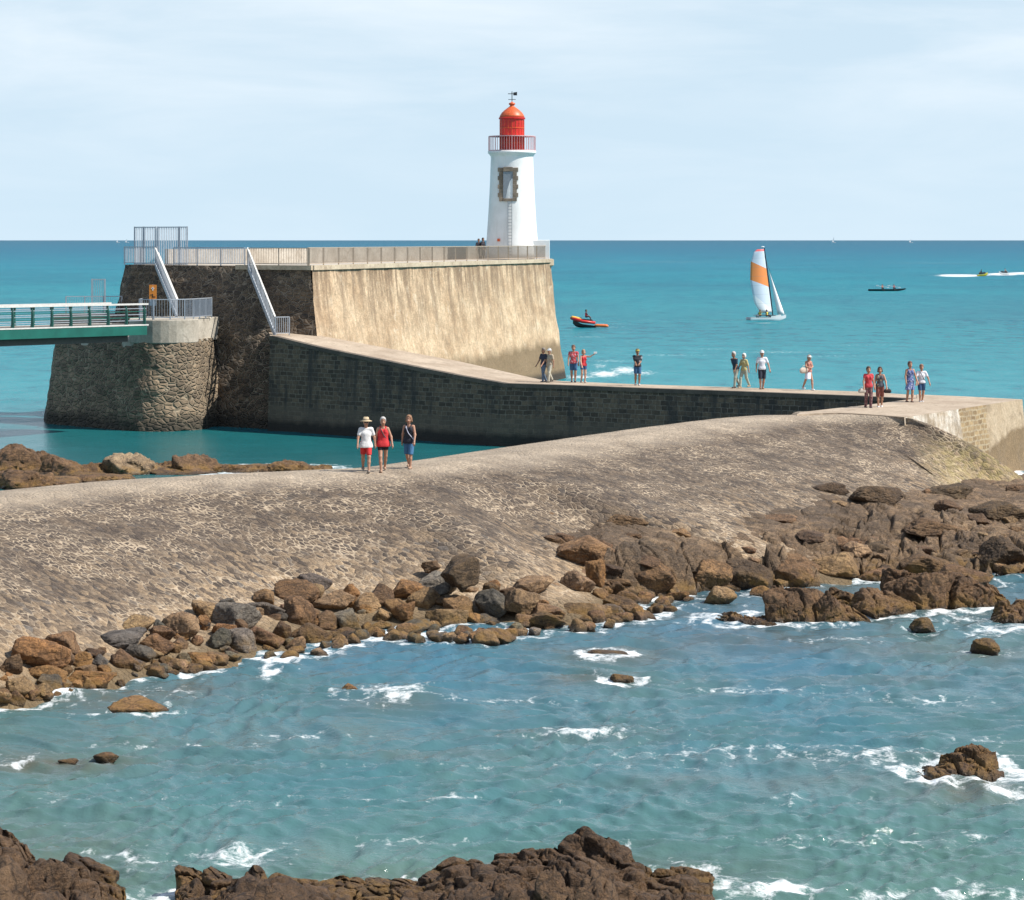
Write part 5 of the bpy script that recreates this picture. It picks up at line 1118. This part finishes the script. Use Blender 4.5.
    if backpack:
        v, q = caps([(chest+[-.06, .2, -.12], chest+[.06, .2, -.12], .11, .11, .8), (chest+[-.05, .19, .08], chest+[.05, .19, .08], .09, .09, .8)], .015); o = MB().add(v, q).build('backpack', cloth(backpack, 'pack_%d' % (backpack[0]*100))); o.location = loc; o.rotation_euler = (0, 0, yaw); o.scale = (S,)*3; tag(o, 'dark backpack worn by '+prop, 'backpack')
    if bag:
        (off, sz, bc, blab) = bag; o = empty('handbag', tuple(np.array(loc)+rotm(0, 0, yaw)@(np.array(off)*S)), yaw); tag(o, blab, 'bag'); bm_ = cloth(bc, 'bag_%d_%d' % (bc[0]*100, bc[1]*100))
        v, q = caps([(np.array([-sz*.5, 0, 0]), np.array([sz*.5, 0, 0]), sz*.5, sz*.5, .5), (np.array([-sz*.4, 0, sz*.25]), np.array([sz*.4, 0, sz*.25]), sz*.35, sz*.35, .5)], .015); MB().add(v, q).build('bag_body', bm_, o, smooth=True)
        MB().tube([(-sz*.4, 0, sz*.4), (-sz*.2, 0, sz*.95), (sz*.2, 0, sz*.95), (sz*.4, 0, sz*.4)], .014, 6).build('handle', bm_, o)
    return root
def ground_z(px, py): return P(px, py, ZP)
GP = 'people walking on the causeway and pier'
def put(px, py, z=ZP+.0): return P(px, py, z)
def gplace(px, py): # on the cobbled crest: nearest mesh height
    q = P(px, py, ZP); p = CV.reshape(-1, 3); i = ((p[:, 0]-q[0])**2+(p[:, 1]-q[1])**2).argmin(); return np.array([q[0], q[1], p[i, 2]-.005])
RED = (.55, .03, .03)
person('person', gplace(366, 471.2), .12, 'man in straw hat, white short-sleeved shirt and red shorts at left of the walking trio', ((.74, .72, .70), 'white_shirt', None), (RED, 'red_shorts'), 'short', (.3, .3, .3), 1.64, TANC, .26, .62, 'shorts', (.12, .06), (.14, -.04), (.25, .2, .16), hat=('brim', (.55, .42, .26)), stout=.02, group=GP, fine=.01, tuck=.86, face='glasses')
person('person', gplace(383, 470.6), .1, 'grey-haired person in a loose red sleeveless top and black shorts, middle of the walking trio', ((.58, .03, .035), 'red_top', None), ((.02, .02, .025), 'black_shorts'), 'short', (.42, .40, .38), 1.66, TANC, -.24, .0, 'short', (.10, .0), (.16, .05), (.35, .22, .15), female=True, stout=.035, group=GP, fine=.01, tuck=.88, straps=(.1, .1, .1))
person('person', gplace(409, 468.2), -.25, 'woman in a black sleeveless top and blue denim shorts at right of the walking trio', ((.018, .02, .03), 'black_top', None), ((.05, .15, .29), 'denim_shorts'), 'bob', (.25, .13, .07), 1.64, TANC, .14, .0, 'knee', (.10, -.05), (.10, .08), (.35, .22, .15), female=True, group=GP, fine=.01, tuck=.9, straps=(.6, .6, .7))
person('person', put(543.5, 382.4), -.9, 'person in dark T-shirt behind the white-capped one beside the bastion foot', ((.03, .035, .06), 'navy_shirt', None), ((.10, .15, .22), 'blue_trousers'), 'short', (.2, .16, .13), 1.7, DEEP, .12, .6, 'trousers', (.07, .1), (.07, -.05), (.05, .05, .05), group=GP)
person('person', put(549.5, 382.6), -.7, 'person in white cap and beige clothes with a pack, beside the bastion foot', ((.45, .36, .26), 'beige_shirt', None), ((.50, .47, .38), 'beige_trousers'), 'short', (.4, .38, .35), 1.68, TANC, .2, .6, 'trousers', (.07, .15), (.07, -.05), (.08, .07, .06), hat=('cap', (.75, .75, .75)), group=GP)
person('person', put(573.5, 382.2), .0, 'man in red checked shirt and blue shorts beside the woman raising her phone', ((.50, .06, .07), 'red_check', ((.55, .45, .5), 16)), ((.04, .12, .25), 'blue_shorts'), 'short', (.12, .07, .05), 1.83, TANC, .08, .3, 'shorts', (.08, .05), (.06, .1), (.12, .12, .14), group=GP)
pw_ = person('person', put(583.5, 382.6), .35, 'woman in red top with raised arm taking a photo on the pier', ((.62, .04, .05), 'red_vest', None), ((.05, .11, .25), 'navy_short_shorts'), 'bob', (.35, .20, .11), 1.62, PALEC, .04, .0, 'short', (.07, .15), (.30, .18, -.02, .46, .30, .10), (.55, .45, .4), female=True, group=GP)
ph = MB().box((0, 0, 0), (.16, .02, .09)).build('phone', M['white'], bevel=.006); ph.location = tuple(put(583.5, 382.6)+rotm(0, 0, .35)@np.array([.50, -.36, 1.52])); tag(ph, 'pale phone held up by the woman in the red top', 'phone')
person('person', put(637.5, 385.4), .1, 'lone man in dark T-shirt and blue shorts with a yellow cap on the pier', ((.025, .028, .035), 'black_shirt', ((.3, .3, .32), 5)), ((.04, .10, .22), 'blue_shorts'), 'short', (.1, .07, .05), 1.76, DEEP, .06, .6, 'shorts', (.12, .05, -.27, .10, .2, -.38), (.14, .05, -.27, .05, .22, -.36), (.6, .6, .6), hat=('cap', (.45, .38, .10)), group=GP)
person('person', put(736, 387.9), -.95, 'white-haired person in navy shirt leading the strolling couple on the pier', ((.015, .04, .07), 'navy_top', None), ((.36, .38, .32), 'khaki_trousers'), 'short', (.45, .42, .40), 1.72, DEEP, .18, .7, 'trousers', (.06, -.15), (.06, .05), (.06, .05, .05), group=GP, lean=.25)
person('person', put(744, 388.0), -.8, 'white-haired person in pale yellow top, second of the strolling couple on the pier', ((.52, .44, .20), 'yellow_top', None), ((.40, .42, .34), 'olive_trousers'), 'bob', (.62, .60, .56), 1.64, PALEC, -.22, .8, 'trousers', (.06, .12), (.06, -.1), (.4, .3, .2), group=GP, female=True)
person('person', put(762, 389.2), .1, 'white-capped man in a white shirt and black shorts walking alone on the pier', ((.72, .72, .76), 'white_tee', None), ((.025, .03, .05), 'black_long_shorts'), 'short', (.5, .5, .48), 1.82, TANC, -.06, .6, 'knee', (.10, -.02), (.16, .08), (.3, .2, .14), hat=('cap', (.78, .78, .78)), group=GP)
person('person', put(808.5, 390.2), .5, 'woman in white skirt and white cap looking down, carrying a pale handbag', ((.50, .22, .18), 'coral_top', None), ((.70, .70, .80), 'white_skirt'), 'bob', (.3, .2, .14), 1.66, TANC, .26, .0, 'shorts', (.20, .06, -.22, .10, .20, -.28), (.20, .06, -.24, .02, .22, -.30), (.75, .75, .75), hat=('cap', (.8, .8, .76)), female=True, group=GP, skirt=True, headdown=.9,
       bag=((-.30, -.05, .98), .26, (.55, .46, .38), 'pale handbag on the arm of the woman in the white skirt'))
person('person', put(868.5, 408.4), .15, 'dark-haired person in red top and long patterned trousers, left of the near couple', ((.52, .05, .06), 'red_blouse', None), ((.16, .07, .08), 'plum_trousers', ((.28, .18, .14), 14)), 'short', (.06, .04, .03), 1.74, TANC, .08, .3, 'trousers', (.12, .08), (.08, .02), (.06, .04, .04), group=GP, female=True,
       bag=((-.30, -.05, .74), .18, (.55, .50, .44), 'cream bag in the hand of the person in the red top'))
person('person', put(880, 407.6), -.1, 'woman in dark patterned top and brown shorts with white shoes, right of the near couple', ((.10, .10, .12), 'dark_print', ((.5, .42, .22), 9)), ((.24, .08, .06), 'rust_shorts'), 'bob', (.04, .025, .02), 1.70, TANC, -.10, .0, 'knee', (.08, .05), (.14, .10), (.72, .70, .70), group=GP, female=True,
       bag=((.32, -.1, .72), .17, (.04, .03, .03), 'small black bag in the hand of the woman with white shoes'))
person('person', put(910, 402.8), .25, 'woman in a blue checked dress on the right of the pier', ((.10, .14, .32), 'blue_check_top', ((.55, .55, .65), 14)), ((.12, .16, .36), 'blue_check_skirt', ((.55, .55, .65), 14)), 'short', (.10, .05, .04), 1.78, TANC, .06, .0, 'shorts', (.10, .05), (.10, .10), (.12, .08, .07), female=True, group=GP, skirt=True)
person('person', put(921.5, 402.4), .1, 'person in white T-shirt and navy shorts with a bag strap, rightmost on the pier', ((.70, .71, .76), 'pale_tee', None), ((.03, .08, .18), 'navy_shorts'), 'short', (.22, .12, .08), 1.64, TANC, -.05, .6, 'shorts', (.14, .08), (.20, .05), (.6, .6, .6), group=GP, straps=(.04, .04, .06))
for x, dx, lab in ((478.7, 0, 'left of the two dark figures seated against the wall left of the lighthouse'), (483.0, .6, 'right of the two dark figures beside the lighthouse base')):
    person('person', PD(x, 184.5, ZT), .3+dx, lab, ((.02, .02, .03), 'black_jacket', None), ((.03, .03, .04), 'dark_trousers'), 'short', (.04, .03, .03), 1.50 if x < 480 else 1.57, DEEP, .03, .9, 'trousers', (.12, .1), (.1, .0), group='figures by the lighthouse', fine=.016)

# ------------------------------------------------------------------ boats
def hull(L, B, Hh, n=24, rock=.35, bow=2.2, stern=6):
    """boat hull along +X (bow), rows of section points"""
    V = []
    for i in range(n+1):
        u = i/n; x = (u-.5)*L; w = B/2*max(.02, (1-u**bow))*(1-(1-u)**stern*.5)**.8; sh = rock*max(0, (u-.55)/.45)**2*Hh; kl = Hh*.9*max(0, (u-.75)/.25)**2
        for a in (-1., -.85, -.45, 0, .45, .85, 1.):
            z = Hh+sh if abs(a) == 1 else (Hh*.45+kl*.6 if abs(a) == .85 else (Hh*.08+kl if abs(a) == .45 else kl)); V.append((x, a*w if abs(a) > .1 else 0, z))
    V = np.array(V).reshape(n+1, 7, 3); m = MB(); m.grid(V[:, ::-1])
    m.add(V[0], [tuple(range(7))]); T_ = V[:, [0, 6]]; m.grid(T_-[0, 0, .03]); return m
# catamaran
ct = empty('sailing_catamaran', tuple(P(766, 320.5, -.05)), .18); tag(ct, 'small catamaran with an orange-banded white sail leaning on the open sea', 'sailing boat')
for sy in (-1.1, 1.1):
    h_ = hull(4.7, .36, .42, rock=.9).build('hull', M['white'], ct, smooth=False); h_.location = (0, sy, 0)
MB().box((-.2, 0, .68), (2.3, 2.2, .05)).build('trampoline', M['dark'], ct)
for x in (-1.35, .95): MB().tube([(x, -1.15, .66), (x, 1.15, .66)], .05, 8).build('crossbeam', M['galv'], ct)
mb = np.array([.9, 0, .7]); mt = np.array([-.25, -.1, 9.35])
MB().tube([mb, mb*.5+mt*.5+[.05, 0, 0], mt], [.075, .075, .05], 8).build('mast', M['black'], ct)
MB().lathe(tuple(mt+[-.2, 0, .1]), [(.01, -.09), (.2, -.05), (.24, .03), (.12, .09), (.01, .1)], 12).build('mast_float', M['white'], ct)
def sail_mat():
    g = NG('sailcloth'); p = g.tc.outputs['UV']; u = g.sep(p)
    t = g.math('SUBTRACT', u[1], g.math('MULTIPLY', u[0], .02)); w = g.math('ADD', u[1], g.math('MULTIPLY', u[0], -.13))
    a = g.math('GREATER_THAN', g.math('ADD', u[1], g.math('MULTIPLY', u[0], -.12)), .40); b = g.math('LESS_THAN', g.math('ADD', u[1], g.math('MULTIPLY', u[0], -.12)), .69)
    col = g.mix(g.math('MULTIPLY', a, b), (.60, .66, .73), (.85, .27, .07))
    lo = g.math('LESS_THAN', g.math('ADD', u[1], g.math('MULTIPLY', u[0], -.28)), .02); col = g.mix(lo, col, (.80, .80, .80))
    tp = g.math('GREATER_THAN', u[1], .965); col = g.mix(tp, col, (.62, .12, .12))
    bat = g.math('LESS_THAN', g.math('FRACT', g.math('MULTIPLY', u[1], 7.)), .03); col = g.mix(g.math('MULTIPLY', bat, .4), col, (.2, .25, .3))
    return g.out(col, .6)
n1, n2 = 22, 10; V = []; UV = []
for i in range(n1):
    v = i/(n1-1); lf = mb*(1-v)+mt*v+[-.06, 0, .35*(1-v)-.15*v]; ch = (2.25*(1-v)**.55*(1-.15*v)+.55*v)+.45*sin(pi*v)
    ch = np.interp(v, [0, .15, .5, .8, .95, 1], [1.75, 2.35, 2.45, 2.0, 1.45, .9])
    for j in range(n2):
        u = j/(n2-1); V.append(lf+np.array([-ch*u, -.32*sin(pi*u)*(1-v*.3)-.45*u*(1-v), -.05*u])); UV.append((u, v))
me = bpy.data.meshes.new('mainsail'); me.from_pydata([tuple(q) for q in V], [], gridq(n1, n2).tolist()); uvl = me.uv_layers.new(name='UVMap')
for l in me.loops: uvl.data[l.index].uv = UV[l.vertex_index]
me.materials.append(sail_mat()); o = bpy.data.objects.new('mainsail', me); C.objects.link(o); o.parent = ct; me.polygons.foreach_set('use_smooth', [True]*len(me.polygons))
sd = o.modifiers.new('s', 'SOLIDIFY'); sd.thickness = .02
jb = []; h0 = np.array([.35, -.05, 6.6]); 
for i in range(12):
    v = i/11; a = np.array([2.5, 0, .75])*(1-v)+h0*v
    for j in range(5): u = j/4; jb.append(a+np.array([-.95*(1-v)*u, -.25*sin(pi*u)*(1-v), .0]))
jo = MB(); jo.add(jb, gridq(12, 5).tolist()); o = jo.build('jib', M['white'], ct, smooth=True); sd = o.modifiers.new('s', 'SOLIDIFY'); sd.thickness = .02
MB().tube([mt-[0, 0, 1], (2.6, 0, .6)], .015, 5).build('forestay', M['dark'], ct)
cl = np.array(ct.location)
for k, (dx, lab, yw) in enumerate(((-.95, 'sailor in yellow vest nearer the stern of the catamaran', -.9), (-.05, 'sailor in yellow vest beside the mast of the catamaran', .8))):
    person('person', cl+rotm(0, 0, .18)@np.array([dx, -.55, -.22]), yw, lab, ((.05, .05, .06), 'wetsuit', None), ((.04, .04, .05), 'wetsuit_legs'), 'short', (.2, .13, .08), 1.6, TANC, 0, .9, 'trousers', (.1, .2), (.1, .2), None, sit='sit', vest=(.75, .60, .06), fine=.02)
# red rescue craft
rc = empty('rescue_jet_ski', tuple(P(584, 328.0, -.05)), pi-.15); tag(rc, 'red and orange rescue craft with raised bow behind the bastion corner', 'jet ski'); RR = rotm(0, 0, pi-.15)
hb = hull(2.8, 1.0, .42, rock=1.4); o = hb.build('hull', M['black'], rc); o.rotation_euler = (0, -.13, 0)
MB().tube([(-1.3, -.3, .62), (.1, -.36, .78), (1.0, -.24, 1.02), (1.45, 0, 1.16), (1.0, .24, 1.02), (.1, .36, .78), (-1.3, .3, .62)], [.15, .2, .22, .2, .22, .2, .15], 10).build('red_deck', M['red'], rc, smooth=True)
v, q = caps([(np.array([.55, -.12, .95]), np.array([1.35, 0, 1.25]), .30, .18, 1), (np.array([.55, .12, .95]), np.array([1.35, 0, 1.25]), .24, .14, 1)], .03); MB().add(v, q).build('bow_cover', plain('rescue_yellow', (.75, .42, .06)), rc, smooth=True)
v, q = caps([(np.array([-.9, 0, .85]), np.array([.2, 0, .92]), .17, .17, 1.2)], .03); MB().add(v, q).build('saddle', M['black'], rc, smooth=True)
MB().tube([(.35, -.38, 1.22), (.45, 0, 1.15), (.35, .38, 1.22)], .03, 6).build('handlebar', M['dark'], rc)
sl_ = empty('rescue_sled', tuple(np.array(rc.location)+RR@np.array([-2.05, 0, .05])), pi-.15); tag(sl_, 'flat orange towed sled behind the red rescue craft', 'sled')
v, q = caps([(np.array([-.6, -.35, .22]), np.array([.55, -.35, .28]), .16, .16, 1.2), (np.array([-.6, .35, .22]), np.array([.55, .35, .28]), .16, .16, 1.2), (np.array([-.7, 0, .2]), np.array([.7, 0, .22]), .14, .14, 2)], .03); MB().add(v, q).build('float', plain('rescue_orange', (.70, .16, .03)), sl_, smooth=True)
MB().box((.1, 0, .42), (.8, .5, .06)).build('pad', M['galv'], sl_, bevel=.02)
person('person', np.array(rc.location)+RR@np.array([-.25, 0, .42]), -pi/2+pi-.15+pi/2-1.4, 'rider in dark suit and red vest standing on the rescue craft', ((.03, .03, .04), 'wetsuit', None), ((.03, .03, .04), 'wetsuit_legs'), 'short', (.05, .04, .03), 1.7, DEEP, 0, .9, 'trousers', (.14, .22), (.14, .22), None, sit='sit', vest=(.60, .04, .05), fine=.018)
# double kayak far out
ky = empty('kayak', tuple(P(887, 291, 0)), 0.02); tag(ky, 'long dark two-seat kayak far out between the sail and the jet skis', 'kayak')
hk = hull(7.6, .8, .38, rock=.5, bow=2.5, stern=3); hk.build('hull', M['black'], ky)
kl = np.array(ky.location)
for dx, lab in ((-.95, 'paddler in orange top in the rear seat of the dark kayak'), (1.4, 'paddler in red top in the front seat of the dark kayak')):
    person('person', kl+[dx, 0, -.38], .3, lab, ((.5, .12, .05) if dx < 0 else (.40, .06, .05), 'paddle_top%d' % (dx > 0), None), ((.03, .03, .04), 'wetsuit_legs'), 'short', (.08, .05, .04), 1.7, TANC, 0, .3, 'trousers', (.25, .2, -.2, .35, .45, -.15), (.25, .2, -.2, .35, .45, -.1), None, sit='sit', fine=.022)
    pd = MB().tube([kl+[dx-1.0, -.45, 1.05], kl+[dx+1.0, -.5, .75]], .02, 5); pd.box(tuple(kl+[dx-1.1, -.45, 1.1]), (.4, .03, .18)).box(tuple(kl+[dx+1.1, -.5, .72]), (.4, .03, .18)); o = pd.build('paddle', M['white']); tag(o, 'pale double-bladed paddle of the '+('rear' if dx < 0 else 'front')+' kayaker', 'paddle')
# jet skis with wakes
for px, py, dr, cc_, lab, pl_ in ((982.5, 276.2, 1, (.70, .55, .05), 'yellow jet ski at the right end of the left white wake', 'rider in dark suit on the yellow jet ski'), (1004, 275.0, -1, (.75, .75, .72), 'white jet ski at the left end of the right wake throwing spray', 'rider on the white jet ski')):
    j = empty('jet_ski', tuple(P(px, py, 0)), 0 if dr > 0 else pi); tag(j, lab, 'jet ski', 'jet skis far out'); m_ = plain('jet_%d' % (cc_[2]*100), cc_, .4)
    o = hull(3.1, 1.1, .55, rock=1.).build('hull', m_, j); o.rotation_euler = (0, -.08, 0); v, q = caps([(np.array([-.9, 0, .75]), np.array([.7, 0, .95]), .2, .22, 1.2)], .04); MB().add(v, q).build('saddle', M['black'], j, smooth=True); MB().tube([(.4, -.38, 1.3), (.5, 0, 1.2), (.4, .38, 1.3)], .03, 5).build('handlebar', M['dark'], j)
    person('person', P(px, py, 0)+[-.3*dr, 0, .15], -1.57*dr+pi*0+(pi if False else 0)+ (pi/2*0), pl_, ((.03, .04, .05) if dr > 0 else (.55, .3, .2), 'rider%d' % dr, None), ((.03, .03, .04), 'wetsuit_legs'), 'short', (.05, .04, .03), 1.75, TANC, 0, .9, 'trousers', (.14, .25), (.14, .25), None, sit='sit', fine=.025)
# two sails on the horizon
for px, hgt, lab in ((127, 15, 'left of two tiny white sails on the horizon above the tall gate'), (118, 12, 'fainter of two tiny sails on the horizon at the far left'), (834, 22, 'tiny grey vessel on the horizon right of the orange sail'), (911, 14, 'tiny sail on the horizon near the right side, above the kayak')):
    d = 9000.; y = empty('distant_yacht', tuple(PD(px, d, 0))); tag(y, lab, 'yacht', 'boats on the horizon'); hull(14, 4, 2).build('hull', M['white'], y)
    MB().add([(0, -.1, 2), (-8, -.1, 3), (0, -.1, hgt), (0, .1, 2), (-8, .1, 3), (0, .1, hgt)], [(0,1,2),(5,4,3),(0,3,4,1),(1,4,5,2),(2,5,3,0)]).build('sail', M['white'], y)

build_sea()
